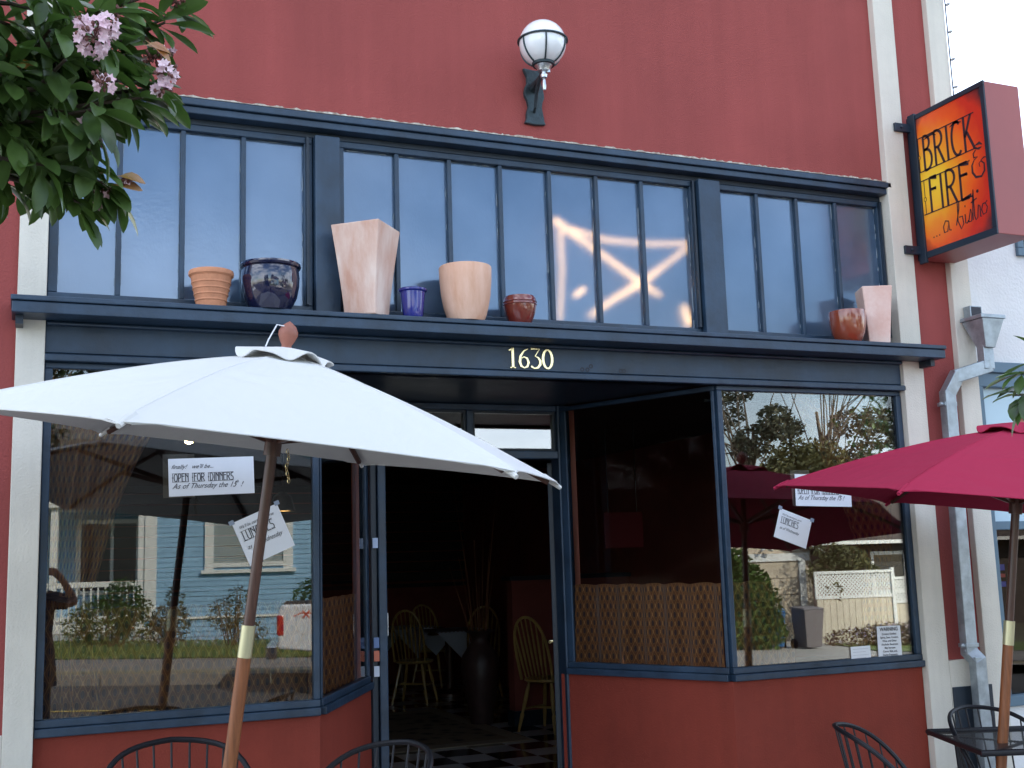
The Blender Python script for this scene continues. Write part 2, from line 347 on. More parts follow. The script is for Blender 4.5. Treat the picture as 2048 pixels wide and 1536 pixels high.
# clerestory windows
TG = None
def frosted():
    m = bpy.data.materials.new('frosted_glass'); m.use_nodes = True; n = m.node_tree; n.nodes.clear(); l = n.links.new
    N = n.nodes.new; o = N('ShaderNodeOutputMaterial')
    t = N('ShaderNodeTexCoord'); z = N('ShaderNodeTexNoise'); z.inputs['Scale'].default_value = 90; z.inputs['Detail'].default_value = 3
    mp = N('ShaderNodeMapping'); mp.inputs['Scale'].default_value = (1, 1, 0.6)
    bp = N('ShaderNodeBump'); bp.inputs['Strength'].default_value = 0.12; bp.inputs['Distance'].default_value = 0.003
    l(t.outputs['Object'], mp.inputs['Vector']); l(mp.outputs['Vector'], z.inputs['Vector']); l(z.outputs['Fac'], bp.inputs['Height'])
    g = N('ShaderNodeBsdfGlossy'); g.inputs['Roughness'].default_value = 0.13; g.inputs['Color'].default_value = (0.60, 0.74, 0.92, 1); l(bp.outputs['Normal'], g.inputs['Normal'])
    r = N('ShaderNodeBsdfRefraction'); r.inputs['IOR'].default_value = 1.35; r.inputs['Roughness'].default_value = 0.38; l(bp.outputs['Normal'], r.inputs['Normal'])
    d = N('ShaderNodeBsdfDiffuse')
    z2 = N('ShaderNodeTexNoise'); z2.inputs['Scale'].default_value = 3.5; z2.inputs['Detail'].default_value = 6; l(t.outputs['Object'], z2.inputs['Vector'])
    rc = N('ShaderNodeValToRGB'); rc.color_ramp.elements[0].position = .35; rc.color_ramp.elements[1].position = .7
    rc.color_ramp.elements[0].color = (0.09, 0.16, 0.27, 1); rc.color_ramp.elements[1].color = (0.19, 0.28, 0.42, 1); l(z2.outputs['Fac'], rc.inputs['Fac']); l(rc.outputs['Color'], d.inputs['Color'])
    a = N('ShaderNodeMixShader'); a.inputs['Fac'].default_value = 0.45; l(r.outputs[0], a.inputs[1]); l(d.outputs[0], a.inputs[2])
    x = N('ShaderNodeMixShader'); f = N('ShaderNodeFresnel'); f.inputs['IOR'].default_value = 1.5
    k = N('ShaderNodeMath'); k.operation = 'MULTIPLY'; k.use_clamp = True; k.inputs[1].default_value = 3.2
    l(f.outputs[0], k.inputs[0]); l(k.outputs[0], x.inputs['Fac']); l(a.outputs[0], x.inputs[1]); l(g.outputs[0], x.inputs[2]); l(x.outputs[0], o.inputs['Surface'])
    return m
FROST = frosted()
PUTTY = mat('flaking_putty', (0.36, 0.42, 0.48), 0.9)
rnd = random.Random(3)
def clere(xa, xb, mulls, ft):
    Y = 0.034; m = MB(); m.box(xa, xb, Y, Y + 0.06, 2.646, 2.712); m.box(xa, xb, Y, Y + 0.06, 3.505, 3.537)
    m.box(xa, xa + ft, Y, Y + 0.06, 2.712, 3.505); m.box(xb - ft, xb, Y, Y + 0.06, 2.712, 3.505)
    w_ = obj('window', m, BLUE, BL, bevel=0.004); w_['label'] = 'clerestory window frame'
    m = MB()
    for x in mulls: m.box(x - 0.011, x + 0.011, Y + 0.004, Y + 0.05, 2.7125, 3.5045)
    obj('glazing_bar', m, BLUE, w_, bevel=0.003)
    xs = [xa + ft] + list(mulls) + [xb - ft]
    obj('pane', MB().box(xa + ft, xb - ft, Y + 0.030, Y + 0.034, 2.7125, 3.5045), FROST, w_)
    m = MB()                                   # flaking putty at the bar edges
    for i, x in enumerate(xs):
        for s in (-1, 1):
            if (i == 0 and s < 0) or (i == len(xs) - 1 and s > 0): continue
            z = 2.715
            off = 0.0125 if 0 < i < len(xs) - 1 else 0.0015
            while z < 3.49:
                l = rnd.uniform(0.008, 0.05)
                if rnd.random() < 0.30:
                    wd = rnd.uniform(0.001, 0.0035); m.box(x + s * off, x + s * (off + wd), Y + 0.026, Y + 0.0295, z, min(z + l, 3.50))
                z += l
    for i in range(len(xs) - 1):
        x = xs[i] + 0.02
        while x < xs[i + 1] - 0.03:
            l = rnd.uniform(0.008, 0.04)
            if rnd.random() < 0.5: m.box(x, x + l, Y + 0.026, Y + 0.0295, 2.7135, 2.7135 + rnd.uniform(0.001, 0.005))
            if rnd.random() < 0.25: m.box(x, x + l, Y + 0.026, Y + 0.0295, 3.5035 - rnd.uniform(0.001, 0.004), 3.5035)
            x += l
    if m.v: obj('putty', m, PUTTY, w_)
clere(0.064, 1.220, (0.352, 0.624, 0.897), 0.040)
clere(1.345, 3.335, (1.640, 1.914, 2.189, 2.464, 2.736, 3.008), 0.028)
clere(3.476, 4.612, (3.745, 4.014, 4.287), 0.026)
# dark casing lines beside the bays
m = MB()
for x in (1.186, 3.312, 4.590): obj('casing_strip', MB().box(x, x + 0.012, 0.012, 0.0335, 2.715, 3.53), BLUE_D, BL)
# shelf
m = MB(); m.box(-0.075, 4.80, -0.20, 0.0, 2.618, 2.640); m.box(-0.070, 4.795, -0.192, 0.0, 2.568, 2.6155)
s_ = obj('shelf', m, BLUE, BL, bevel=0.004)
m = MB(); m.box(0.064, 4.611, -0.05, -0.0205, 2.55, 2.567); obj('cove_moulding', m, BLUE, s_, bevel=0.008)
for x in (-0.055, 4.73): obj('shelf_bracket', MB().box(x, x + 0.03, -0.14, -0.046, 2.53, 2.567), BLUE_D, s_)
# header
m = MB(); m.box(0.062, 4.613, -0.02, 0.12, 2.4352, 2.5675); m.box(0.062, 4.613, -0.0195, 0.12, 2.41, 2.434); m.box(0.062, 4.625, -0.045, 0.0, 2.398, 2.428)
h_ = obj('header_beam', m, BLUE, BL, bevel=0.004)
m = MB()
for x, z in ((2.58, 2.452), (2.61, 2.452), (2.63, 2.47), (2.80, 2.452), (2.82, 2.452)):
    m.lathe([(0.006, 0), (0.0115, 0.0005), (0.0115, 0.001)], (x, -0.0205, z), 10, (0, -1, 0))
obj('old_screw_hole', m, INK, h_)
# front shop windows (two) and their angled returns
def bar_between(m, A, B, z0, z1, d0, d1):
    A, B = Vector(A), Vector(B); t = (B - A).normalized(); n = Vector((t.y, -t.x))
    if n.y > 0: n = -n
    p = [A + n * d0, B + n * d0, B - n * d1, A - n * d1]
    m.hexa([(q.x, q.y, z0) for q in p], [(q.x, q.y, z1) for q in p])
def shop_window(A, B, gm, e0, e1, name='window'):
    A, B = Vector(A), Vector(B); t = (B - A).normalized()
    m = MB()
    bar_between(m, A, B, 0.862, 0.897, 0.030, 0.03); bar_between(m, A, B, 0.898, 0.93, 0.014, 0.03)
    bar_between(m, A, B, 2.372, 2.3975, 0.006, 0.03)
    bar_between(m, A, A + t * e0, 0.9305, 2.3715, 0.010, 0.03); bar_between(m, B - t * e1, B, 0.9305, 2.3715, 0.010, 0.03)
    o = obj(name, m, BLUE, BL, bevel=0.004)
    g = MB()
    if gm is GLASS: bar_between(g, A + t * e0, B - t * e1, 0.9305, 2.3715, -0.012, 0.018)
    else:
        a_, b_ = A + t * (e0 + .001), B - t * (e1 + .001); g.add([(a_.x, a_.y, .931), (b_.x, b_.y, .931), (b_.x, b_.y, 2.371), (a_.x, a_.y, 2.371)], [(0, 1, 2, 3)])
    obj('pane', g, gm, o)
    return o
PLC, PLE = (1.232, 0.0), (1.715, 0.93)
PRC, PRE = (3.378, 0.0), (2.905, 0.95)
shop_window((0.064, 0), PLC, GLASS, 0.032, 0.028); shop_window(PRC, (4.61, 0), GLASS, 0.03, 0.035)
shop_window((PLC[0] + 0.004, PLC[1] + 0.012), PLE, GLASS_IN, 0.02, 0.05); shop_window(PRE, (PRC[0] - 0.004, PRC[1] + 0.012), GLASS_IN, 0.045, 0.02)
# bulkheads under the windows
m = MB(); m.prism([(0.064, 0.0), PLC, (1.29, 0.12), (0.064, 0.12)], -0.5, 0.86); obj('bulkhead', m, STUCCO_LOW, BL)
m = MB(); m.prism([PLC, (1.745, 0.985), (1.64, 0.985), (1.291, 0.125)], -0.5, 0.86); obj('bulkhead', m, STUCCO_LOW, BL)
m = MB(); m.prism([(3.32, 0.12), PRC, (4.61, 0.0), (4.61, 0.12)], -0.5, 0.86); obj('bulkhead', m, STUCCO_LOW, BL)
m = MB(); m.prism([(2.875, 1.0), PRC, (3.319, 0.125), (2.99, 1.0)][::1], -0.5, 0.86); obj('bulkhead', m, STUCCO_LOW, BL)
# window floor inside
for q_ in ([(0.07, 0.13), (1.28, 0.13), (1.60, 0.95), (0.07, 0.95)], [(3.33, 0.13), (4.60, 0.13), (4.60, 0.95), (3.02, 0.95)]): obj('window_ledge', MB().prism(q_, 0.80, 0.86), mat('dark_ledge', (0.05, 0.03, 0.02), 0.6), BL)
# entrance: soffit, jambs, transom
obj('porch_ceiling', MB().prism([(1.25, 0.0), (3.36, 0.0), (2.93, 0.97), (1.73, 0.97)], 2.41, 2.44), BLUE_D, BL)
m = MB(); m.box(1.784, 1.832, 0.95, 1.06, 0, 2.409); m.box(2.886, 2.945, 0.95, 1.06, 0, 2.409); m.box(1.832, 2.886, 0.96, 1.05, 2.372, 2.409)
m.box(1.832, 2.886, 0.95, 1.05, 2.092, 2.140); m.box(2.322, 2.362, 0.965, 1.04, 2.1405, 2.3715)
d_ = obj('door_frame', m, BLUE, BL, bevel=0.006)
m = MB(); m.box(1.742, 1.783, 0.972, 1.05, 0, 2.409); m.box(1.746, 1.758, 0.960, .9715, 0, 2.409); m.box(2.946, 2.958, 0.962, 1.03, 0, 2.409); obj('stop_moulding', m, BLUE_D, d_, bevel=0.003)
for a, b_ in ((1.832, 2.322), (2.362, 2.886)):
    m = MB(); m.box(a, b_, 0.98, 1.02, 2.141, 2.155); m.box(a, b_, 0.98, 1.02, 2.358, 2.3715); m.box(a, a + 0.014, 0.98, 1.02, 2.1555, 2.3575); m.box(b_ - 0.014, b_, 0.98, 1.02, 2.1555, 2.3575)
    w_ = obj('transom_window', m, BLUE_D, d_)
    obj('pane', MB().box(a + .014, b_ - .014, 0.998, 1.002, 2.1555, 2.3575), glass('transom_glass', 4.5), w_)
m = MB(); m.box(1.833, 1.8365, 0.956, 0.985, 1.13, 1.25); hp = obj('hinge_plate', m, mat('bright_plate', (0.8, 0.8, 0.78), 0.35), d_)
for i in range(3): obj('screw', MB().lathe([(0.0001, 0.001), (0.004, 0.001)], (1.8366, 0.97, 1.15 + i * .04), 8, (1, 0, 0)), INK, hp)
# door leaf, swung inwards
dl = MB(); A = Vector((2.884, 1.07)); t = Vector((0.455, 0.89)).normalized(); B = A + t * 0.95
for a, b_, z0, z1 in ((0, 1, 0.01, 0.28), (0, 1, 1.97, 2.08), (0, .11, .2805, 1.9695), (.89, 1, .2805, 1.9695)):
    bar_between(dl, A + t * .95 * a, A + t * .95 * b_, z0, z1, 0.02, 0.02)
do = obj('door', dl, BLUE_D, BL, bevel=0.004)
g = MB(); bar_between(g, A + t * .105, A + t * .845, .2805, 1.9695, 0.003, 0.003); obj('pane', g, GLASS_IN, do)
m = MB(); q = A + t * .88; m.tube([(q.x - .03, q.y + .02, 0.98), (q.x - .08, q.y + .04, 0.98), (q.x - .10, q.y - .03, 0.98)], 0.01, 8); obj('handle', m, BRASS, do)
# interior shell
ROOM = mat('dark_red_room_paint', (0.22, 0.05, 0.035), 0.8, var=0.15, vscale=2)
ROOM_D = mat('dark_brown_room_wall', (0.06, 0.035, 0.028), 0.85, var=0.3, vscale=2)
m = MB(); m.box(-0.5, -0.30, 0.30, 9.6, 0, 2.7); m.box(5.5, 5.7, 0.30, 9.6, 0, 2.7); m.box(-0.5, 5.7, 9.6, 9.8, 0, 2.7); m.box(-0.30, 0.06, 0.301, 0.34, 0, 2.7); m.box(4.62, 5.5, 0.301, 0.34, 0, 2.7)
m.box(3.03, 4.9, 0.951, 1.0, 0, 0.80); m.box(0.0, 1.59, 0.951, 1.0, 0, 0.80)
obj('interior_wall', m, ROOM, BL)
m = MB(); 
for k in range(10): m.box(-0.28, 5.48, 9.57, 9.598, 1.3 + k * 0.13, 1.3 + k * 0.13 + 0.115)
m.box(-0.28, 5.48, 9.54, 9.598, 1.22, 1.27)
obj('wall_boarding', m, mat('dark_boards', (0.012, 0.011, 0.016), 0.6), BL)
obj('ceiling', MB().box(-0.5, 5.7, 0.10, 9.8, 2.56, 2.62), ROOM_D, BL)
m = MB(); m.box(-0.5, 5.7, 0.42, 0.46, 2.622, 3.7); m.box(-0.5, 5.7, 0.13, 0.46, 3.66, 3.70); obj('clerestory_backing', m, mat('grey_attic_board', (0.10, 0.11, 0.13), 0.9), BL)
m = MB(); m.box(-0.5, 5.7, 0.302, 9.8, TOP - 0.4, TOP - 0.3); m.box(5.10, 5.172, 0.302, 9.8, 2.7, TOP); m.box(-0.58, -0.5, 0.302, 9.8, 2.7, TOP); obj('roof', m, mat('roof_felt', (0.08, 0.08, 0.08), 0.9), BL)
for q_ in ((2.962, 3.022, 1.002, 1.08, 0.87, 2.41), (1.672, 1.738, 0.992, 1.08, 0.87, 2.41)): obj('inner_post', MB().box(*q_), mat('salmon_paint', (0.80, 0.27, 0.18), 0.7, var=0.05), BL)
# chequered floor
m, n, b = nodes('chequered_tiles'); l = n.links.new
t = n.nodes.new('ShaderNodeTexCoord'); mp = n.nodes.new('ShaderNodeMapping'); mp.inputs['Rotation'].default_value = (0, 0, R_(0)); ck = n.nodes.new('ShaderNodeTexChecker'); ck.inputs['Scale'].default_value = 3.1
ck.inputs['Color1'].default_value = (0.62, 0.64, 0.68, 1); ck.inputs['Color2'].default_value = (0.012, 0.012, 0.015, 1)
l(t.outputs['Object'], mp.inputs['Vector']); l(mp.outputs['Vector'], ck.inputs['Vector']); l(ck.outputs['Color'], b.inputs['Base Color']); b.inputs['Roughness'].default_value = 0.12
mp.inputs['Location'].default_value = (0.1, 0.12, 0.013)
struct('restaurant_floor', MB().box(-0.5, 5.6, 0.14, 9.7, -0.12, 0.0), m)
m = MB(); m.prism([(1.25, 0.0), (3.36, 0.0), (3.3, 0.1395), (1.3, 0.1395)], -0.12, -0.004); struct('threshold', m, CONC)
# half wall inside
HWL = MB().box(4.25, 5.5, 5.0, 5.14, 0.14, 1.33); o = obj('half_wall', HWL, mat('dusty_red_paint', (0.22, 0.055, 0.045), 0.75, var=0.1), BL)
obj('skirting', MB().box(4.235, 5.5, 4.985, 5.155, 0.0, 0.139), BLUE_D, o); obj('capping', MB().box(4.22, 5.5, 4.96, 5.18, 1.3305, 1.37), BLUE_D, o)

# ================================================================ curtains
def curtain_mat(name='patterned_curtain', k_=1.0):
    C_ = lambda r, g, b: (min(r * k_, 1), min(g * k_, 1), min(b * k_, 1), 1)
    m, n, b = nodes(name); l = n.links.new; N = n.nodes.new
    u = N('ShaderNodeUVMap'); sp = N('ShaderNodeSeparateXYZ'); l(u.outputs['UV'], sp.inputs[0])
    def cosn(sock, per):
        k = N('ShaderNodeMath'); k.operation = 'MULTIPLY'; k.inputs[1].default_value = 2 * math.pi / per; l(sock, k.inputs[0])
        c = N('ShaderNodeMath'); c.operation = 'COSINE'; l(k.outputs[0], c.inputs[0]); return c.outputs[0]
    a = cosn(sp.outputs['X'], 0.054); c = cosn(sp.outputs['Y'], 0.092)
    s = N('ShaderNodeMath'); s.operation = 'ADD'; l(a, s.inputs[0]); l(c, s.inputs[1])
    ab = N('ShaderNodeMath'); ab.operation = 'ABSOLUTE'; l(s.outputs[0], ab.inputs[0])
    rp = N('ShaderNodeValToRGB'); e = rp.color_ramp.elements
    k = N('ShaderNodeMath'); k.operation = 'MULTIPLY'; k.inputs[1].default_value = 0.5; l(ab.outputs[0], k.inputs[0]); l(k.outputs[0], rp.inputs['Fac'])
    e[0].position = 0.0; e[0].color = C_(0.80, 0.38, 0.13); e[1].position = 0.12; e[1].color = C_(0.36, 0.135, 0.055)
    for p, q in ((0.58, (0.30, 0.115, 0.05, 1)), (0.66, (0.55, 0.27, 0.10, 1)), (0.74, (0.10, 0.055, 0.06, 1)), (0.9, (0.12, 0.06, 0.06, 1))):
        x = rp.color_ramp.elements.new(p); x.color = C_(*q[:3])
    l(rp.outputs['Color'], b.inputs['Base Color']); b.inputs['Roughness'].default_value = 0.85; b.inputs['Sheen Weight'].default_value = 0.3
    w_ = N('ShaderNodeTexNoise'); w_.inputs['Scale'].default_value = 300; bp = N('ShaderNodeBump'); bp.inputs['Strength'].default_value = 0.2; bp.inputs['Distance'].default_value = 0.002
    l(w_.outputs['Fac'], bp.inputs['Height']); l(bp.outputs['Normal'], b.inputs['Normal'])
    tl = N('ShaderNodeBsdfTranslucent'); l(rp.outputs['Color'], tl.inputs['Color']); xx = N('ShaderNodeMixShader'); xx.inputs['Fac'].default_value = .42; l(b.outputs[0], xx.inputs[1]); l(tl.outputs[0], xx.inputs[2]); l(xx.outputs[0], n.nodes['Material Output'].inputs['Surface'])
    return m
CURT = curtain_mat(); CURT_L = curtain_mat('patterned_drape', 1.7)
def cafe(A, B, z0, z1, label, amp=0.014, folds=8, seed=0, us=1.25):
    A, B = Vector(A), Vector(B); t = (B - A); ln = t.length; t = t.normalized(); nn = Vector((t.y, -t.x)); r = random.Random(seed)
    ph = [r.uniform(0, 6.28) for _ in range(4)]
    def f(a, b_):
        k = 1.25 - .45 * b_
        off = amp * k * (math.sin(2 * math.pi * folds * a + ph[0] + .5 * math.sin(5 * a + ph[1])) + .5 * math.sin(2 * math.pi * folds * .43 * a + ph[2] + b_ * .6)) + (0.004 * math.sin(90 * a * ln) if b_ > .93 else 0)
        p = A + t * (ln * a) + nn * off
        return (p.x, p.y, z0 + (z1 - z0) * b_ + .004 * math.sin(2 * math.pi * folds * a) * b_)
    m = MB().grid(f, 220, 12, lambda a, b_: (a * ln * us, b_ * (z1 - z0)))
    o = obj('cafe_curtain', m, CURT); tag(o, label, 'curtain', 'short patterned cafe curtains'); return o
cafe((0.10, 0.13), (1.20, 0.13), 0.87, 1.36, 'brown diamond-patterned half curtain along the bottom of the big left window', seed=1)
cafe((1.205, 0.09), (1.655, 0.94), 0.87, 1.36, 'narrow brown half curtain behind the angled pane left of the doorway', folds=5, seed=2, amp=.018, us=1.7)
cafe((2.965, 0.93), (3.395, 0.07), 0.87, 1.36, 'brown half curtain behind the angled pane right of the doorway', folds=6, seed=3, amp=.026, us=1.9)
cafe((3.42, 0.13), (3.86, 0.13), 0.87, 1.36, 'short half curtain at the left end of the right front window', folds=3, seed=4)
def drape(x0, x1, tx, tw, tz, y, label, side, seed=0):
    r = random.Random(seed); fo = 5; ph = r.uniform(0, 6)
    def f(a, b_):
        z = 0.90 + (2.36 - 0.90) * b_
        if z > tz: s = ((z - tz) / (2.36 - tz)) ** 0.8
        else: s = 0.18 * (tz - z) / (tz - .9)
        xa = tx + (x0 - tx) * s; xb = tx + tw + (x1 - tx - tw) * s
        sag = 0.10 * math.sin(math.pi * min(max((z - tz) / (2.36 - tz), 0), 1)) * (a if side > 0 else 1 - a)
        x = xa + (xb - xa) * a
        return (x - side * sag * .8, y + (.022 + .018 * s) * math.sin(2 * math.pi * fo * a + ph + .8 * math.sin(3 * a)) + .03 * (1 - s), z)
    m = MB().grid(f, 120, 50, lambda a, b_: (a * .85, b_ * 1.46))
    o = obj('drape', m, CURT_L); tag(o, label, 'curtain', 'long drapes tied back')
    k = MB(); k.tube([(tx - .01, y - .04, tz), (tx + tw * .5, y - .06, tz - .02), (tx + tw + .01, y - .03, tz + .01), (tx + tw * .5, y + .07, tz + .01)], 0.012, 8, closed=True); obj('tie_back', k, CURT, o)
    return o
drape(0.09, 0.66, 0.10, 0.17, 1.42, 0.115, 'long patterned drape tied back at the left edge of the left window', 1, 1)
drape(3.92, 4.60, 4.40, 0.17, 1.42, 0.115, 'long patterned drape tied back at the right edge of the right window', -1, 2)
for a, b_, lb in (((0.07, 0.19, 2.345), (1.2, 0.19, 2.345), 'dark rod above the left front window'), ((3.42, 0.19, 2.345), (4.6, 0.19, 2.345), 'dark rod above the right front window')):
    tag(obj('curtain_rod', MB().tube([a, b_], 0.01, 10), IRON), lb + ' carrying the long drape', 'curtain rod')

# ================================================================ notices
def plane_xz(px, py, Y, ang):
    o_ = at(px, py, Y); ca, sa = math.cos(ang), math.sin(ang)
    return lambda x, y, h: (o_.x + x * ca - y * sa, Y - h, o_.z + x * sa + y * ca)
def sheet(name, P, w_, h_, m, label, cat, curl=0.004):
    f = lambda a, b_: P(a * w_, -b_ * h_, curl * math.sin(math.pi * a) * b_)
    m_ = MB().grid(f, 8, 6); o = obj(name, m_, m); tag(o, label, cat); return o
YP = 0.010
def dinners(px, py, ang, w_, h_, lab, Y=YP):
    P = plane_xz(px, py, Y, ang); o = sheet('notice', P, w_, h_, PAPER, lab, 'paper notice', 0)
    Q = lambda x, y, h: P(x, y, 0.0015)
    t = MB(); font_text(t, "finally!   we'll be...", w_ * .03, -h_ * .27, h_ * .155, Q, 0.5)
    font_text(t, "As of Thursday the 15", w_ * .04, -h_ * .80, h_ * .20, Q, 0.5, 0.92); font_text(t, "th", w_ * .765, -h_ * .70, h_ * .12, Q, 0.5); font_text(t, "!", w_ * .83, -h_ * .80, h_ * .2, Q, 0.5)
    x = w_ * .06
    for wd in ('OPEN', 'FOR', 'DINNERS'):
        x0 = x - w_ * .02; y = -h_ * .615; hh = h_ * .21
        x = letters(t, wd, x, y, hh, 0.72, h_ * .020, Q, .04)
        ribbon(t, [(x0, y - .001), (x, y - .001)], h_ * .010, Q); ribbon(t, [(x0, y + hh + .001), (x, y + hh + .001)], h_ * .010, Q); ribbon(t, [(x0 + .002, y), (x0 + .002, y + hh)], h_ * .012, Q)
        ribbon(t, arc(x0 + .002, y + hh * .5, h_ * .014, h_ * .014, 0, 360, 8), h_ * .008, Q)
        x += w_ * .055
    obj('lettering', t, INK, o)
def lunches(px, py, ang, w_, h_, lab, Y=YP):
    P = plane_xz(px, py, Y, ang); o = sheet('notice', P, w_, h_, PAPER, lab, 'paper notice', 0)
    Q = lambda x, y, h: P(x, y, 0.0015)
    t = MB(); font_text(t, "We'll be starting to serve", w_ * .09, -h_ * .19, h_ * .095, Q, 0.5, .82); font_text(t, "as of Wednesday", w_ * .10, -h_ * .66, h_ * .14, Q, 0.5, .82)
    y = -h_ * .46; x0 = w_ * .08; x = letters(t, 'LUNCHES', x0 + .004, y, h_ * .21, .78, h_ * .018, Q, .04)
    ribbon(t, [(x0, y - .001), (x, y - .001)], h_ * .008, Q); ribbon(t, [(x0, y + h_ * .212), (x, y + h_ * .212)], h_ * .008, Q)
    obj('lettering', t, INK, o)
    for (a, b_) in ((0, 0), (w_, 0)):
        tp = MB(); c = [P(a + dx, b_ + dy, .002) for dx, dy in ((-.012, -.008), (.012, -.008), (.012, .012), (-.012, .012))]; tp.add(c, [(0, 1, 2, 3)]); obj('tape', tp, mat('clear_tape', (0.25, 0.3, 0.38), 0.3), o)
BEIGE = mat('beige_card', (0.42, 0.33, 0.27), 0.8)
P = plane_xz(325, 909, 0.022, R_(1.5)); sheet('card', P, 0.135, 0.19, BEIGE, 'beige card tucked behind the dinners notice in the left window', 'card')
P = plane_xz(1580, 941, 0.022, R_(1)); sheet('card', P, 0.125, 0.19, BEIGE, 'beige card tucked behind the dinners notice in the right window', 'card')
dinners(336, 918, R_(2.2), 0.368, 0.164, 'white open for dinners notice taped in the left window behind the pale umbrella')
dinners(1589, 948, R_(-1.5), 0.372, 0.172, 'white open for dinners notice in the right window, half covered by the red umbrella')
lunches(463, 1047, R_(23.5), 0.217, 0.205, 'tilted lunches notice turned anticlockwise, behind the umbrella pole in the left window')
lunches(1560, 1016, R_(-19), 0.214, 0.160, 'tilted lunches notice turned clockwise under the red umbrella in the right window')
P = plane_xz(1701, 1294, YP, R_(0.5)); o = sheet('notice', P, 0.132, 0.097, PAPER, 'small blank-looking white slip low in the right window beside the warning notice', 'paper notice', 0)
t = MB(); 
for k in range(5): ribbon(t, [(0.012, -.014 - k * .016), (0.118 - (k % 2) * .02, -.014 - k * .016)], .0012, lambda x, y, h: P(x, y, .0015))
obj('faint_writing', t, mat('grey_ink', (.35, .36, .4), .7), o)
P2 = plane_xz(1753, 1253, YP, R_(-0.5)); o = sheet('notice', P2, 0.162, 0.205, PAPER, 'white warning notice with many centred lines at the lower right of the right window', 'paper notice', 0)
t = MB(); Q2 = lambda x, y, h: P2(x, y, .0015); font_text(t, 'WARNING', .081, -.026, .027, Q2, 0, .95, 'CENTER', .0006)
for k, s in enumerate(('Drinking Distilled', 'Spirits, Beer, Coolers,', 'Wine, and Other', 'Alcoholic Beverages', 'May Increase', 'Cancer Risk, and,', 'During Pregnancy,', 'Can Cause', 'Birth Defects')):
    font_text(t, s, .081, -.048 - k * .0185, .0155, Q2, 0, .9, 'CENTER', .0003)
obj('lettering', t, INK, o)
# stickers on the frame left of the door
for i, (z, c, lb) in enumerate(((1.60, (.5, .6, .8), 'small pale sticker high on the frame left of the doorway'), (1.07, (.12, .2, .4), 'small blue sticker, topmost of three low left of the doorway'), (1.0, (.6, .15, .08), 'small orange sticker between a blue and a white one left of the doorway'), (.92, (.6, .65, .75), 'small white sticker, lowest of the column left of the doorway'))):
    m = MB(); m.box(1.752, 1.782, 0.9475, 0.9495, z, z + .055); o = obj('sticker', m, mat('sticker_%d' % i, c, .4), None); tag(o, lb, 'sticker')

# ================================================================ house number
hn = thing('house_number', 'brass house number 1630 on the dark blue beam over the doorway', 'house number', (2.29, -0.02, 2.45))
DG = {
 '1': ([[(0.10, 0.86), (0.20, 0.90), (0.30, 1.0)], [(0.30, 1.0), (0.30, 0.0)], [(0.16, 0.02), (0.44, 0.02)]], [[.07, .10, .05], .17, .06]),
 '6': ([[(0.56, 0.97), (0.34, 0.86), (0.16, 0.60), (0.12, 0.32), (0.18, 0.12), (0.34, 0.03), (0.50, 0.10), (0.57, 0.30), (0.50, 0.50), (0.34, 0.57), (0.18, 0.48)]], [[.04, .09, .15, .18, .15, .07, .14, .17, .13, .06, .04]]),
 '3': ([[(0.10, 0.98), (0.54, 0.98), (0.30, 0.62), (0.46, 0.56), (0.57, 0.40), (0.56, 0.22), (0.44, 0.07), (0.26, 0.02), (0.08, 0.12)]], [[.12, .08, .06, .10, .17, .18, .14, .07, .14]]),
 '0': ([arc(0.34, 0.5, 0.24, 0.46, 0, 360, 24)], [[.09 + .09 * abs(math.cos(R_(15 * i))) for i in range(25)]]),
}
x = 2.168
for ch in '1630':
    m = MB(); st, ws = DG[ch]
    for p, q in zip(st, ws):
        h = 0.104; ws_ = [v * h * .72 for v in q] if isinstance(q, list) else q * h * .72
        ribbon(m, [(a * h, b_ * h * .98) for a, b_ in p], ws_, lambda a, b_, hh, x=x: (x + a, -0.0205 - hh, 2.445 + b_), 0.007)
    obj('digit', m, BRASS, hn)
    x += 0.064 if ch != '1' else 0.056

# ================================================================ wall lamp
wl = thing('wall_lamp', 'white globe wall lamp on a scrolled iron bracket high on the red wall', 'wall lamp', (2.37, 0, 3.88))
m = MB(); r = random.Random(5)
prof = [(0, .058), (.02, .050), (.05, .046), (.09, .038), (.12, .044), (.145, .054), (.165, .056), (.19, .050), (.215, .040), (.25, .040), (.28, .052), (.295, .058)]
pl = [(2.371 + w_ + r.uniform(-.002, .002), 3.728 + z) for z, w_ in prof] + [(2.371, 4.018)] + [(2.371 - w_ + r.uniform(-.002, .002), 3.728 + z) for z, w_ in reversed(prof)] + [(2.371, 3.722)]
m.xz(pl, -0.022, 0.0)
IRON_B = mat('patinated_bracket', (0.035, 0.055, 0.065), 0.5, metal=0.4, bump=0.5, bscale=60, var=0.3, vscale=20, bdist=.006)
obj('back_plate', m, IRON_B, wl, bevel=0.004)
gc = Vector((2.325, -0.24, 4.06)); gr = 0.118
m = MB(); m.tube([(2.365, -0.02, 3.79), (2.355, -0.06, 3.80), (2.345, -0.10, 3.86), (2.33, -0.18, 3.905), (gc.x, gc.y, 3.915)], [.008, .007, .009, .011, .013], 8)
m.tube([(2.37, -0.02, 3.92), (2.35, -0.10, 3.915), (gc.x, gc.y, 3.905)], [.03, .016, .012], 8)
obj('arm', m, IRON_B, wl)
CH = mat('worn_silver_metal', (0.55, 0.58, 0.6), 0.3, metal=.9)
m = MB(); m.lathe([(0.0, -.245), (.008, -.243), (.011, -.225), (.008, -.19), (.006, -.185), (.017, -.18), (.019, -.165), (.012, -.16), (.012, -.15), (.03, -.145), (.035, -.130), (.045, -.118)], gc, 20)
m.lathe([(0.0, 0), (.011, 0), (.011, .02), (0, .022)], gc + Vector((.02, -.01, -.155)), 12); obj('fitting', m, CH, wl)
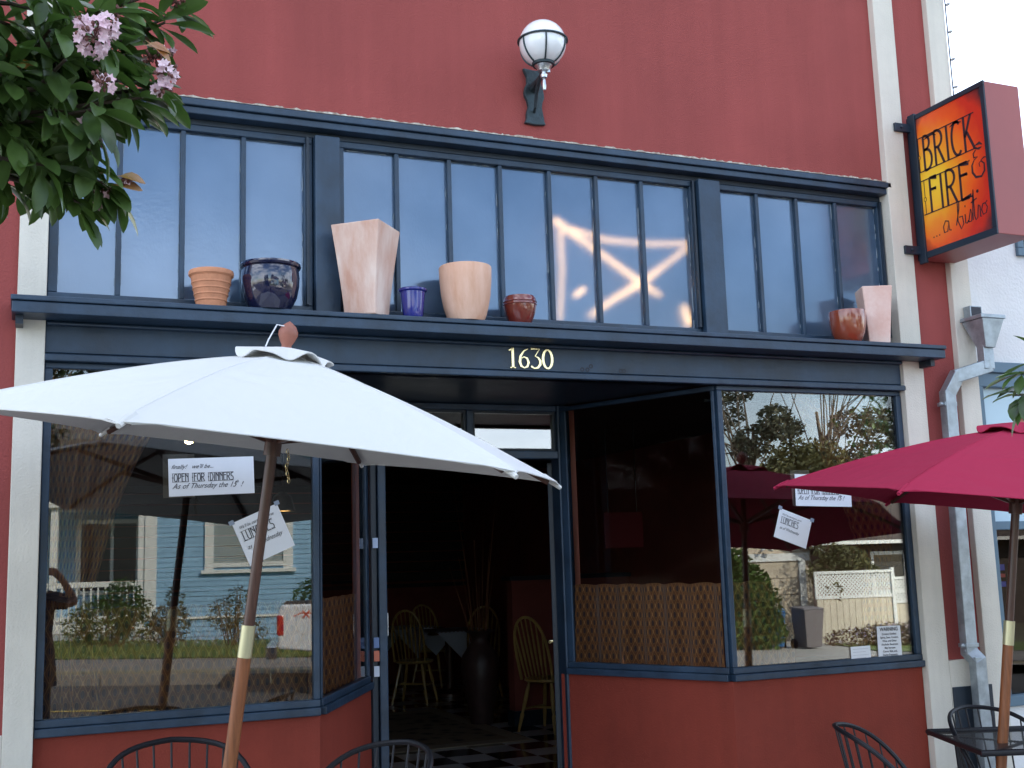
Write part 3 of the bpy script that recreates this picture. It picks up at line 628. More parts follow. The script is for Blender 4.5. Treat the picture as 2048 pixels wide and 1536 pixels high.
m = MB(); m.lathe([(.045, -.118), (.056, -.116), (.058, -.104), (.050, -.098)], gc, 28)
for k in range(6):
    a = R_(60 * k + 14); m.tube([gc + Vector((math.cos(a) * math.cos(e) * (gr + .003), math.sin(a) * math.cos(e) * (gr + .003), math.sin(e) * (gr + .003))) for e in [R_(-60 + 6 * i) for i in range(12)]], .0045, 6)
m.tube([gc + Vector((math.cos(t) * (gr + .005), math.sin(t) * (gr + .005), .012)) for t in [2 * math.pi * i / 36 for i in range(36)]], .0055, 6, closed=True)
obj('cage', m, IRON_B, wl)
m = MB(); m.lathe([(gr * math.cos(R_(a)), gr * math.sin(R_(a))) for a in range(-62, 91, 8)] + [(0, gr)], gc, 40)
obj('globe', m, mat('white_opal_glass', (0.86, 0.88, 0.9), 0.12, coat=.5), wl)

# ================================================================ projecting sign
sg = thing('hanging_sign', 'projecting lightbox sign with orange face lettered brick and fire bistro', 'sign', (4.94, 0, 3.6))
X0, X1, Y0, Y1, Z0, Z1 = 4.82, 5.072, -0.632, -0.030, 3.178, 4.048
obj('box', MB().box(X0, X1, Y0, Y1, Z0, Z1), mat('dusty_red_metal', (0.32, 0.085, 0.08), 0.45, bump=.05, bscale=8, var=.06, vscale=2), sg, bevel=.004)
m = MB(); t = .026
m.box(X0 - .012, X0 - .0005, Y0 - .003, Y1 + .003, Z1 - t, Z1 + .003); m.box(X0 - .012, X0 - .0005, Y0 - .003, Y1 + .003, Z0 - .003, Z0 + t + .01)
m.box(X0 - .012, X0 - .0005, Y0 - .003, Y0 + t, Z0 + t + .0105, Z1 - t - .0005); m.box(X0 - .012, X0 - .0005, Y1 - t, Y1 + .003, Z0 + t + .0105, Z1 - t - .0005)
obj('frame', m, BLUE_D, sg, bevel=.002)
m = MB(); m.box(4.69, 4.855, -0.064, -0.046, 3.955, 4.005); m.box(4.69, 4.855, -0.064, -0.046, 3.205, 3.255)
for z in (3.98, 3.23):
    m.lathe([(.009, 0), (.009, .006), (0, .008)], (4.735, -.064, z), 10, (0, -1, 0))
m.box(4.80, 4.819, -0.10, -0.0455, 3.15, 4.06); obj('bracket', m, BLUE_D, sg, bevel=.002)
mm, n, b = nodes('sign_face_print'); l = n.links.new; N = n.nodes.new
uv = N('ShaderNodeUVMap'); 
def dist_to(c, sc_):
    mp = N('ShaderNodeMapping'); mp.inputs['Location'].default_value = (-c[0] * sc_[0], -c[1] * sc_[1], 0); mp.inputs['Scale'].default_value = (sc_[0], sc_[1], 0); l(uv.outputs['UV'], mp.inputs['Vector'])
    ln = N('ShaderNodeVectorMath'); ln.operation = 'LENGTH'; l(mp.outputs['Vector'], ln.inputs[0]); return ln.outputs['Value']
d1 = dist_to((.27, .50), (1.15, 1.35)); nzz = N('ShaderNodeTexNoise'); nzz.inputs['Scale'].default_value = 7; l(uv.outputs['UV'], nzz.inputs['Vector'])
ad = N('ShaderNodeMath'); ad.operation = 'MULTIPLY_ADD'; ad.inputs[1].default_value = .16; l(nzz.outputs['Fac'], ad.inputs[0]); l(d1, ad.inputs[2])
rp = N('ShaderNodeValToRGB'); e = rp.color_ramp.elements; e[0].position = .10; e[0].color = (.95, .62, .03, 1); e[1].position = .86; e[1].color = (.62, .03, .012, 1)
for p, q in ((.30, (.95, .48, .02, 1)), (.48, (.90, .25, .015, 1)), (.68, (.85, .10, .012, 1))):
    x_ = e.new(p); x_.color = q
l(ad.outputs[0], rp.inputs['Fac'])
d2 = dist_to((.5, .5), (1.72, 1.80)); sub_ = N('ShaderNodeMath'); sub_.operation = 'MULTIPLY_ADD'; sub_.inputs[1].default_value = .22; l(nzz.outputs['Fac'], sub_.inputs[0]); l(d2, sub_.inputs[2])
r2 = N('ShaderNodeValToRGB'); r2.color_ramp.elements[0].position = 1.0; r2.color_ramp.elements[1].position = 1.0
mr = N('ShaderNodeMapRange'); mr.inputs['From Min'].default_value = 1.02; mr.inputs['From Max'].default_value = 1.20; l(sub_.outputs[0], mr.inputs['Value'])
mxx = N('ShaderNodeMixRGB'); mxx.inputs['Color2'].default_value = (.03, .015, .02, 1); l(mr.outputs['Result'], mxx.inputs['Fac']); l(rp.outputs['Color'], mxx.inputs['Color1']); l(mxx.outputs['Color'], b.inputs['Base Color'])
b.inputs['Roughness'].default_value = .35
m = MB(); m.add([(X0 - .006, Y1, Z0), (X0 - .006, Y0, Z0), (X0 - .006, Y0, Z1), (X0 - .006, Y1, Z1)], [(0, 1, 2, 3)], False, [(0, 0), (1, 0), (1, 1), (0, 1)])
obj('sign_face', m, mm, sg)
SP = lambda u, v, h: (X0 - .0075 - h, Y1 + (Y0 - Y1) * u, Z0 + (Z1 - Z0) * v)
SW, SH = .602, .87
def SPm(x, y, h): return (X0 - .0075 - h, Y1 - x, Z0 + y)
t = MB()
def word(wd, x0, y0, hh, wf, sw, x_end, serif):
    xe = letters(t, wd, x0, y0, hh, wf, sw, SPm, .11)
    ribbon(t, [(x0 - .05, y0), (x_end, y0)], .007, SPm); ribbon(t, [(x0 - .055, y0 + hh), (x_end, y0 + hh)], .007, SPm)
    ribbon(t, [(x0 - .032, y0), (x0 - .032, y0 + hh * .38)], .005, SPm); ribbon(t, [(x0 - .032, y0 + hh * .50), (x0 - .032, y0 + hh)], .005, SPm)
    ribbon(t, arc(x0 - .032, y0 + hh * .44, .010, .012, 0, 360, 12), .004, SPm)
    for a, b2 in serif: ribbon(t, a, b2, SPm)
word('BRICK', .105, .515, .205, .60, .0165, .515, [([(.50, .530), (.535, .535), (.555, .52)], [.004, .018, .004]), ([(.50, .512), (.53, .505), (.55, .508)], [.004, .014, .003]), ([(.12, .70), (.19, .715), (.22, .695)], [.004, .02, .004]), ([(.33, .70), (.37, .715), (.42, .70)], [.004, .018, .004])])
word('FIRE', .125, .255, .205, .66, .0165, .455, [([(.15, .453), (.195, .448)], [.004, .018]), ([(.15, .392), (.185, .386)], [.003, .016]), ([(.385, .452), (.445, .446)], [.003, .018]), ([(.385, .395), (.43, .39)], [.003, .016]), ([(.385, .262), (.445, .266)], [.003, .018])])
# ampersand, full stop
ribbon(t, [(.505, .505), (.485, .488), (.487, .465), (.515, .462), (.488, .452), (.468, .425), (.468, .385), (.49, .352), (.53, .345), (.555, .37), (.556, .41), (.535, .432), (.52, .42), (.525, .40)], [.006, .009, .010, .005, .006, .011, .014, .014, .012, .012, .010, .008, .006, .005], SPm)
ribbon(t, [(.535, .435), (.56, .445), (.575, .44)], [.005, .008, .004], SPm)
ribbon(t, arc(.49, .272, .005, .005, 0, 360, 8), .010, SPm)
# ... a bistro (running hand)
for k in range(3): ribbon(t, arc(.135 + k * .023, .105 + k * .001, .0025, .0025, 0, 360, 6), .005, SPm)
def scr(pts, x, y, s=1.0, wd=.0075): ribbon(t, [(x + a * s, y + b_ * s) for a, b_ in pts], wd, SPm)
scr([(.045, .06), (.02, .07), (0, .04), (.005, .005), (.03, .005), (.045, .06), (.045, .01), (.06, .005)], .215, .105)
scr([(0, .01), (.028, .10), (.032, .14), (.02, .14), (.015, .03), (.035, -.02), (.055, .005), (.05, .05), (.025, .05)], .315, .115)
scr([(0, .05), (0, .0), (.012, -.005), (.022, .01)], .385, .12); scr([(0.004, .09), (.006, .10)], .385, .12)
scr([(0, 0), (.022, .07), (.028, .04), (.022, 0), (.0, .002)], .407, .118)
scr([(0, .0), (.012, .14), (.018, .17), (.014, .02), (.022, -.005), (.034, .005)], .440, .12); scr([(-.01, .10), (.035, .115)], .445, .12)
scr([(0, 0), (.012, .07), (.022, .06), (.024, .05), (.02, 0), (.03, .0)], .475, .125)
scr([(.03, .06), (.012, .06), (0, .03), (.01, .0), (.032, .005), (.042, .035), (.03, .06), (.045, .07)], .507, .13)
obj('lettering', t, mat('sign_black', (.03, .012, .02), .5), sg)
m = MB(); m.box(4.93, 4.96, -.0445 - .03, -.031, 4.049, 4.07); obj('cable_gland', m, BLUE_D, sg)

# ================================================================ pots on the shelf
ZS = 2.640
def pot(name, label, x, y, prof, mt, n=44, inner=0.010):
    h = prof[-1][1]; ip = [(max(r_ - inner, .002), z) for r_, z in reversed(prof[1:])]
    m = MB().lathe([(0.0, 0.0)] + prof + ip + [(0, prof[1][1] + .01)], (x, y, ZS), n)
    return tag(obj(name, m, mt), label, 'plant pot')
pr_ = [(.064, 0)]
for k in range(4):
    z = .028 + k * .026; r0 = .066 + k * .0055; pr_ += [(r0, z), (r0 + .0035, z + .003), (r0 + .0035, z + .007), (r0 + .002, z + .010)]
pr_ += [(.088, .138), (.092, .142), (.097, .146), (.098, .158), (.095, .166), (.090, .168)]
pot('terracotta_pot', 'ribbed orange terracotta pot, leftmost on the shelf', .731, -.115, pr_, TERRA)
NAVY = mat('navy_glaze', (0.006, 0.008, 0.035), 0.05, coat=1.0, bump=.04, bscale=12)
pot('glazed_pot', 'big shiny navy blue glazed pot beside the ribbed terracotta one', .988, -.13, [(.085, 0), (.098, .02), (.117, .06), (.127, .11), (.129, .15), (.126, .185), (.124, .19), (.133, .194), (.136, .203), (.132, .212), (.125, .213)], NAVY)
pot('glazed_pot', 'small royal blue ridged pot between two tall terracotta planters', 1.655, -.13, [(.043, 0), (.047, .01), (.052, .05), (.057, .10), (.059, .125), (.067, .132), (.068, .140), (.062, .144)], mat('royal_blue_glaze', (0.012, 0.022, 0.23), 0.15, coat=.8, bump=.5, bscale=30, stretch=(1, 1, .15), bdist=.006))
pot('terracotta_pot', 'plain rounded pale terracotta pot in the middle of the shelf', 1.923, -.125, [(.083, 0), (.093, .02), (.108, .07), (.119, .13), (.125, .20), (.127, .262), (.124, .268), (.120, .268)], mat('pale_orange_terracotta', (0.62, 0.33, 0.21), 0.9, bump=.12, bscale=50, col2=(0.78, 0.52, 0.40), var=.04, vscale=4, stretch=(2, 2, .5)))
BR = mat('red_brown_glaze', (0.17, 0.025, 0.015), 0.12, coat=.9, bump=.08, bscale=20)
pot('glazed_pot', 'small dark red glazed pot with a double ridge under its rim', 2.208, -.115, [(.050, 0), (.055, .01), (.071, .05), (.079, .085), (.0805, .097), (.084, .100), (.0815, .104), (.0815, .110), (.085, .113), (.0815, .117), (.079, .130), (.073, .142), (.069, .142)], BR)
pot('glazed_pot', 'reddish brown glazed bowl-shaped pot near the right end of the shelf', 4.178, -.125, [(.060, 0), (.074, .015), (.089, .055), (.098, .105), (.101, .15), (.100, .174), (.097, .176)], mat('rust_glaze', (0.24, 0.045, 0.018), 0.15, coat=.9, bump=.08, bscale=20))
def sqpot(label, cx, cy, hb, ht, h, rot, mt, waist=0.0, th=.016):
    c, s = math.cos(rot), math.sin(rot); m = MB(); rings = []
    def ring(hw, z): return [(cx + (a * c - b_ * s) * hw, cy + (a * s + b_ * c) * hw, ZS + z) for a, b_ in ((-1, -1), (1, -1), (1, 1), (-1, 1))]
    lv = [(hb + (ht - hb) * (i / 8) ** (1 + waist), h * i / 8) for i in range(9)]
    rs = [ring(a, z) for a, z in lv] + [ring(a - th, z) for a, z in reversed(lv[1:])]
    vs = [p for q in rs for p in q]; fs = [(0, 3, 2, 1)]
    for i in range(len(rs) - 1):
        for k in range(4): fs.append((i * 4 + k, i * 4 + (k + 1) % 4, i * 4 + 4 + (k + 1) % 4, i * 4 + 4 + k))
    k = 4 * (len(rs) - 1); fs.append((k, k + 1, k + 2, k + 3)); m.add(vs, fs)
    return tag(obj('square_planter', m, mt, bevel=.006), label, 'plant pot')
sqpot('tall square terracotta planter with whitish bloom, biggest on the shelf', 1.440, -.10, .078, .122, .430, R_(-41), TERRA_W, .2)
sqpot('tall slim square pale pink planter at the right end of the shelf', 4.395, -.10, .058, .084, .326, R_(-25), mat('pale_pink_terracotta', (0.68, 0.40, 0.32), 0.9, bump=.15, bscale=50, col2=(0.82, 0.66, 0.60), var=.03, vscale=4), .1)

# ================================================================ umbrellas
def fabric(name, col, tr=0.25):
    m = bpy.data.materials.new(name); m.use_nodes = True; n = m.node_tree; b = n.nodes['Principled BSDF']; l = n.links.new; N = n.nodes.new
    b.inputs['Base Color'].default_value = (*col, 1); b.inputs['Roughness'].default_value = .9; b.inputs['Specular IOR Level'].default_value = .2
    t = N('ShaderNodeTexCoord'); z = N('ShaderNodeTexNoise'); z.inputs['Scale'].default_value = 3; z.inputs['Detail'].default_value = 10; z.inputs['Distortion'].default_value = 1.2
    wv = N('ShaderNodeTexNoise'); wv.inputs['Scale'].default_value = 350
    bp = N('ShaderNodeBump'); bp.inputs['Strength'].default_value = .55; bp.inputs['Distance'].default_value = .03; bp2 = N('ShaderNodeBump'); bp2.inputs['Strength'].default_value = .15; bp2.inputs['Distance'].default_value = .001
    l(t.outputs['Object'], z.inputs['Vector']); l(t.outputs['Object'], wv.inputs['Vector']); l(z.outputs['Fac'], bp.inputs['Height']); l(wv.outputs['Fac'], bp2.inputs['Height']); l(bp.outputs['Normal'], bp2.inputs['Normal']); l(bp2.outputs['Normal'], b.inputs['Normal'])
    tl = N('ShaderNodeBsdfTranslucent'); tl.inputs['Color'].default_value = (*col, 1); mx_ = N('ShaderNodeMixShader'); mx_.inputs['Fac'].default_value = tr
    o = n.nodes['Material Output']; l(b.outputs[0], mx_.inputs[1]); l(tl.outputs[0], mx_.inputs[2]); l(mx_.outputs[0], o.inputs['Surface'])
    return m
def umbrella(label, joint, centre, ax, R, ph, H, fab, capR, cap_ph, seed, rib_mat, with_chain):
    ax = Vector(ax).normalized(); q = Vector((0, 0, 1)).rotation_difference(ax).to_matrix(); r = random.Random(seed)
    C = Vector(centre); foot = C - ax * ((C.z - ng(C.x)) / ax.z); apex = C + ax * H
    root = thing('patio_umbrella', label, 'umbrella', foot)
    W = lambda x, y, z: C + q @ Vector((x, y, z))
    NS, NR, NT = 6, 16, 36; m = MB()
    cor = [ph + 2 * math.pi * k / NS for k in range(NS)]
    def surf(s, k, t, dz=0.0):
        a0, a1 = cor[k], cor[k] + 2 * math.pi / NS
        ex = lambda a: Vector((math.cos(a), math.sin(a)))
        p = (ex(a0) * (1 - t) + ex(a1) * t) * (R * s)
        z = H * (1 - s ** 1.3) - .05 * s * s * math.sin(math.pi * t) * (1 - s) * 2
        z += .006 * s ** 3 * math.sin(math.pi * t)                       # edge bows up between ribs
        edge = min(t, 1 - t)
        z += .009 * math.sin(2 * math.pi * edge * 11 + k * 1.7 + 2.2 * s) * math.exp(-edge * 7) * s * (1 - s * .6) + .004 * math.sin(9 * t + 5 * s + k) * s * (1 - s)
        if s > .93: z -= .006 * (s - .93) / .07 * max(0, 1 - edge * 14)
        in_ = 1 - .02 * math.sin(math.pi * t) * s
        return W(p.x * in_, p.y * in_, z + dz)
    for k in range(NS):
        vs = []; uv = []
        for i in range(NR + 1):
            for j in range(NT + 1): vs.append(surf(max(i / NR, .02), k, j / NT))
        fs = [(i * (NT + 1) + j, i * (NT + 1) + j + 1, (i + 1) * (NT + 1) + j + 1, (i + 1) * (NT + 1) + j) for i in range(NR) for j in range(NT)]
        m.add(vs, fs, True)
    can = obj('canopy', m, fab, root, solid=.003, angle=60)
    for k in range(NS):
        m = MB().tube([surf(s / 20, k, 0.0, .001) for s in range(1, 21)], .0022, 5)
        m.tube([surf(1.0, k, t / 12) for t in range(13)], .0025, 5); obj('seam', m, fab, can)
    for k in range(NS):                                            # corner pockets
        a = cor[k]; p0 = surf(.955, k, 0); d = (surf(1, k, 0) - surf(.9, k, 0)).normalized()
        m = MB(); m.tube([p0 - d * .02 - Vector((0, 0, .004)), p0 + d * .02 - Vector((0, 0, .006)), p0 + d * (R * .045 + .012) - Vector((0, 0, .010))], [.011, .012, .008], 8); obj('corner_pocket', m, fab, can)
    # vent cap
    m = MB(); vs = []; n1, n2 = 6, 72
    for i in range(n1 + 1):
        for j in range(n2):
            a = 2 * math.pi * j / n2; s = i / n1
            ph_ = (a - ph) * NS; rr = capR * s * (1 + .06 * math.cos(ph_)); z = H * (1 - (rr / R) ** 1.3) + .030 + s ** 2 * (.015 * math.cos(ph_ + 1) + .007 * math.sin(9 * a) - .014)
            vs.append(W(rr * math.cos(a), rr * math.sin(a), z))
    fs = [(i * n2 + j, i * n2 + (j + 1) % n2, (i + 1) * n2 + (j + 1) % n2, (i + 1) * n2 + j) for i in range(n1) for j in range(n2)]
    m.add(vs, fs, True); obj('vent_cap', m, fab, root, solid=.004, angle=70)
    m = MB(); top = apex + ax * .018
    m.lathe([(.0, -.03), (.030, -.03), (.030, .0), (.020, .008), (.017, .020), (.026, .036), (.034, .056), (.034, .070), (.026, .088), (.012, .100), (0, .108)], top, 28, ax); obj('finial', m, mat('terracotta_wood', (.33, .12, .08), .5, var=.15, vscale=20), root, angle=85)
    # pole in two lengths with a brass sleeve, ribs, struts
    J = Vector(joint); tj = (J - foot).dot(ax) ; Jp = foot + ax * tj
    obj('pole', MB().tube([foot + ax * .06, Jp], .0235, 20), WOOD_L, root); obj('upper_pole', MB().tube([Jp + ax * .03, apex - ax * .005], .0190, 20), rib_mat, root)
    m = MB().tube([Jp - ax * .055, Jp + ax * .055], .0248, 20); obj('sleeve', m, mat('pale_brass', (0.62, 0.58, 0.36), .35, metal=.6), root)
    hub = C + ax * (.02); m = MB().tube([hub - ax * .05, hub + ax * .02], .030, 20); obj('hub', m, rib_mat, root)
    for k in range(NS):
        m = MB(); P0 = apex - ax * .06; P1 = surf(.97, k, 0) - Vector((0, 0, .014)); pts = [surf(s, k, 0) - Vector((0, 0, .018)) for s in (.1, .3, .5, .7, .85, .955)]
        m.tube(pts, .011, 6); rb = obj('rib', m, rib_mat, root); obj('strut', MB().beam(hub, surf(.52, k, 0) - Vector((0, 0, .03)), .016, .022), rib_mat, rb)
    if with_chain:
        m = MB(); c0 = hub + Vector((.045, -.02, -.035))
        for i in range(9):
            p = c0 - Vector((0, 0, i * .013)) + Vector((.004 * math.sin(i), 0, 0)); a_ = R_(90 * (i % 2) + 20)
            m.tube([p + Vector((math.cos(a_) * .005 * math.cos(t), math.sin(a_) * .005 * math.cos(t), .009 * math.sin(t))) for t in [i2 * math.pi / 4 for i2 in range(8)]], .0014, 5, closed=True)
        obj('chain', m, BRASS, root)
        m = MB(); a0 = top + Vector((-.02, 0, .085)); m.tube([a0 + Vector((.01, -.025, .0)), a0 + Vector((-.015, -.02, .005)), a0 + Vector((-.045, -.02, -.05)), a0 + Vector((-.055, -.02, -.075))], .0025, 6); obj('cord', m, PAPER, root)
    # base
    m = MB(); m.lathe([(0, 0), (.22, 0), (.23, .02), (.21, .045), (.05, .07), (.045, .16), (.030, .165)], foot, 30); obj('base', m, IRON, root)
    return root
W_FAB = fabric('ivory_canvas', (0.72, 0.715, 0.69), .05); R_FAB = fabric('crimson_canvas', (0.42, 0.028, 0.075), .15)
umbrella('large ivory canvas umbrella leaning over the left window and doorway', (.719, -1.067, 1.261), (.80, -1.14, 1.925), (.115, -.105, 1), 1.10, R_(238.4), .325, W_FAB, .165, 0, 1, WOOD_D, True)
umbrella('crimson canvas umbrella shading the mesh table beside the downspout', (4.19, -1.074, 1.107), (4.265, -1.10, 1.68), (.10, -.10, 1), 1.10, R_(141), .37, R_FAB, .18, 0, 2, WOOD_D, False)

# ================================================================ iron chairs and tables
def iron_chair(label, loc, rz):
    """back towards -y"""
    o = local('bistro_chair', label, 'chair', loc, rz, 'black iron bistro chairs on the pavement')
    N_ = 28; seat_z = .44; RS = .215; sb = lambda t: (.265 * math.sin(t), -.03 - .25 * math.cos(t))
    hoop = []
    for i in range(N_ + 1):
        t = R_(-98 + 196 * i / N_); x, y = sb(t); u_ = abs(t) / R_(98); z = .90 - .03 * u_ - .24 * u_ ** 3.2
        k = 1.0 + .06 * (z - .6); hoop.append((x * k, y * k - .03 * (1 - u_), z))
    h_ = MB().tube(hoop, .0105, 8); h_.tube([hoop[0], (hoop[0][0] * .95, hoop[0][1] + .05, .60), (hoop[0][0] * .8, .12, seat_z)], .0095, 8); h_.tube([hoop[-1], (hoop[-1][0] * .95, hoop[-1][1] + .05, .60), (hoop[-1][0] * .8, .12, seat_z)], .0095, 8)
    obj('back_hoop', h_, IRON, o)
    for i in range(2, N_ - 1, 2):
        t = R_(-98 + 196 * i / N_); p = hoop[i]; q = (RS * math.sin(t) * .92, -RS * math.cos(t) * .92 + .0, seat_z)
        mid = ((p[0] + q[0]) / 2 * 1.06, (p[1] + q[1]) / 2 * 1.05, (p[2] + q[2]) / 2)
        obj('spindle', MB().tube([p, mid, q], .0042, 6), IRON, o)
    m = MB(); m.tube([(RS * math.sin(t), -RS * math.cos(t), seat_z) for t in [2 * math.pi * i / 32 for i in range(32)]], .010, 8, closed=True)
    for i in range(-6, 7):
        y_ = i * .033; w_ = math.sqrt(max(RS ** 2 - y_ ** 2, 0)); m.beam((-w_, y_, seat_z), (w_, y_, seat_z), .006, .003); m.beam((y_, -w_, seat_z + .003), (y_, w_, seat_z + .003), .006, .003)
    obj('seat', m, IRON, o)
    for a, b_ in ((1, 1), (-1, 1), (1, -1), (-1, -1)):
        obj('leg', MB().tube([(a * .15, b_ * .15, seat_z), (a * .175, b_ * .18, .25), (a * .20, b_ * .21, 0.0)], .010, 8), IRON, o)
    return o
ch = iron_chair('black iron chair with a hooped back facing out, behind the ivory umbrella pole', (.535, -.88, ng(.53)), R_(180))
ch2 = dup(ch, (1.05, -1.14, ng(1.05)), R_(118), 'black iron chair turned sideways, low in front of the doorway')
ch3 = dup(ch, (3.56, -1.08, ng(3.56)), R_(-128), 'black iron chair seen from the side in front of the right bulkhead')
ch4 = dup(ch, (4.40, -.84, ng(4.40)), R_(180), 'black iron chair behind the mesh table under the crimson umbrella')
MESH = None
def mesh_mat():
    m = bpy.data.materials.new('perforated_iron'); m.use_nodes = True; n = m.node_tree; b = n.nodes['Principled BSDF']; l = n.links.new; N = n.nodes.new
    b.inputs['Base Color'].default_value = (.012, .012, .016, 1); b.inputs['Roughness'].default_value = .4
    t = N('ShaderNodeTexCoord'); mp = N('ShaderNodeMapping'); mp.inputs['Scale'].default_value = (90, 90, 0); mp.inputs['Rotation'].default_value = (0, 0, .785); l(t.outputs['Object'], mp.inputs['Vector'])
    fr = N('ShaderNodeVectorMath'); fr.operation = 'FRACTION'; l(mp.outputs['Vector'], fr.inputs[0]); sb = N('ShaderNodeVectorMath'); sb.operation = 'SUBTRACT'; sb.inputs[1].default_value = (.5, .5, 0); l(fr.outputs[0], sb.inputs[0])
    ln = N('ShaderNodeVectorMath'); ln.operation = 'LENGTH'; l(sb.outputs[0], ln.inputs[0]); g = N('ShaderNodeMath'); g.operation = 'GREATER_THAN'; g.inputs[1].default_value = .34; l(ln.outputs['Value'], g.inputs[0]); l(g.outputs[0], b.inputs['Alpha'])
    return m
PERF = mesh_mat()
def iron_table(label, c, R, rz, nsides=4):
    o = local('bistro_table', label, 'table', (c[0], c[1], ng(c[0])), rz); zt = .80
    P = [(R * math.cos(2 * math.pi * k / nsides), R * math.sin(2 * math.pi * k / nsides)) for k in range(nsides)]
    m = MB(); m.add([(x, y, zt) for x, y in P], [tuple(range(nsides))]); obj('tabletop', m, PERF, o)
    m = MB(); m.tube([(x, y, zt) for x, y in P], .014, 8, closed=True); 
    for k in range(nsides): m.beam((0, 0, zt - .012), (P[k][0], P[k][1], zt - .012), .025, .006)
    obj('table_rim', m, IRON, o)
    for k in range(4):
        a = R_(45 + 90 * k); obj('leg', MB().tube([(.34 * R / .5 * math.cos(a), .34 * R / .5 * math.sin(a), zt - .01), (.30 * math.cos(a), .30 * math.sin(a), .55), (.24 * math.cos(a), .24 * math.sin(a), .35), (.33 * math.cos(a), .33 * math.sin(a), .0)], .011, 8), IRON, o)
    return o
iron_table('black perforated iron table carrying the crimson umbrella pole', (4.30, -.98), .46, R_(23))

# ================================================================ downspout
ds = thing('downspout', 'galvanised rain downspout with a funnel head running down the right pilaster', 'downspout', (4.88, -.05, -.1))
def qring(cx, cy, z, wx, wy): return [(cx - wx, cy - wy, z), (cx + wx, cy - wy, z), (cx + wx, cy + wy, z), (cx - wx, cy + wy, z)]
m = MB(); m.hexa(qring(5.135, -.16, 2.645, .035, .035), qring(5.158, -.13, 2.815, .082, .082)); m.hexa(qring(5.158, -.13, 2.8155, .092, .086), qring(5.158, -.13, 2.838, .092, .086)); obj('funnel_head', m, GALV, ds, bevel=.003)
m = MB(); m.box(5.10, 5.19, -.10, -.046, 2.842, 2.91); ob = obj('scupper', m, GALV, ds, bevel=.002); m = MB(); m.box(5.108, 5.182, -.1015, -.1002, 2.85, 2.904); obj('opening', m, INK, ob)
def sqpipe(m, pts, wx, wy):
    for a, b_ in zip(pts[:-1], pts[1:]):
        a, b_ = Vector(a), Vector(b_); d = (b_ - a).normalized(); m.beam(a - d * .02, b_ + d * .02, wx, wy, up=(0, 1, 0))
m = MB(); P_ = [(5.135, -.15, 2.66), (5.135, -.15, 2.54), (4.95, -.10, 2.485), (4.885, -.085, 2.38), (4.885, -.075, .93), (4.905, -.11, .885), (4.905, -.11, -.15)]
for i, (a, b_) in enumerate(zip(P_[:-1], P_[1:])):
    m = MB(); a, b_ = Vector(a), Vector(b_); d = (b_ - a).normalized(); k = .0015 * (i % 2); m.beam(a - d * .018, b_ + d * .018, .075 + k, .055 + k, up=(0, 1, 0)); obj('pipe', m, GALV, ds, bevel=.004)
for z in (2.31, .955):
    m = MB(); m.box(4.84, 4.93, -.108, -.044, z, z + .022); m.lathe([(.012, 0), (.012, .02), (0, .022)], (4.842, -.085, z + .011), 10, (-1, 0, 0)); obj('strap', m, GALV, ds, bevel=.002)
tag(obj('access_panel', MB().box(4.768, 5.050, -.056, -.0455, -.15, .742), BLUE_D, bevel=.003), 'dark metal access panel low on the cream pilaster behind the downspout', 'access panel')

# ================================================================ neighbour
nb = thing('neighbour_building', 'white stucco neighbouring shop at the right edge with blue window frames', 'building', (9, 0, 0))
WS = mat('white_stucco', (0.78, 0.78, 0.78), .85, bump=.4, bscale=60, var=.05, vscale=2)
m = MB(); m.box(5.173, 14, .02, .4, 2.60, 4.0); m.box(5.1735, 5.200, .02, .4, -.1, 2.60); m.box(5.2005, 14, .02, .4, -.9, .60); m.box(9.2, 14, .02, .4, .60, 2.60); obj('wall', m, WS, nb)
obj('roof', MB().box(5.173, 14, .4005, 9, 3.7, 3.85), mat('roof_felt', (.08, .08, .08), .9), nb)
m = MB(); m.box(5.2005, 9.2, -.01, .2, 2.535, 2.599); m.box(5.2005, 9.2, .01, .2, 2.45, 2.534); m.box(5.2005, 5.245, .0, .2, .66, 2.4495); m.box(5.2005, 9.2, -.02, .2, .601, .659); m.box(6.6, 6.65, 0, .2, .66, 2.4495); m.box(5.2455, 9.2, .03, .2, 1.60, 1.65)
NBLUE = mat('neighbour_blue_paint', (.10, .17, .23), .5, var=.1); w_ = obj('shop_window', m, NBLUE, nb, bevel=.004)
m = MB(); m.box(5.2455, 9.2, .06, .065, 1.6505, 2.4495); obj('blind', m, mat('pale_blue_blind', (.50, .66, .74), .3), w_)
obj('lower_pane', MB().box(5.2455, 9.2, .04, .045, .66, 1.5995), GLASS, w_)
m = MB(); m.box(5.25, 9.2, .9, .95, .0, 2.5); m.box(5.2005, 9.2, .2, .9, -.05, .0); obj('back_board', m, mat('dark_shop', (.04, .05, .05), .8), nb)
m = MB()
for k in range(6): m.box(5.25, 5.34, .10, .12, .66 + k * .155, .66 + k * .155 + .15)
obj('inner_pillar', m, mat('grey_blocks', (.25, .27, .27), .8), nb)
m = MB(); m.box(5.44, 5.75, .10, .12, .70, 1.52); k = obj('poster_board', m, mat('pale_blue_board', (.35, .48, .62), .5), nb); m = MB(); m.box(5.46, 5.8, .094, .0995, .92, 1.50); obj('poster', m, mat('dark_blue_poster', (.01, .05, .12), .4, col2=(.02, .22, .45), vscale=3), k)
m = MB(); m.box(5.262, 5.33, .046, .048, 1.22, 1.42); k = obj('window_notice', m, PAPER, nb); m = MB(); m.box(5.268, 5.324, .0445, .0455, 1.365, 1.40); m.box(5.268, 5.324, .0445, .0455, 1.27, 1.30); k2 = obj('notice_print', m, mat('blue_print', (.03, .06, .4), .5), k); m = MB(); m.box(5.268, 5.324, .0445, .0455, 1.325, 1.345); obj('notice_print', m, mat('red_print', (.5, .05, .04), .5), k)
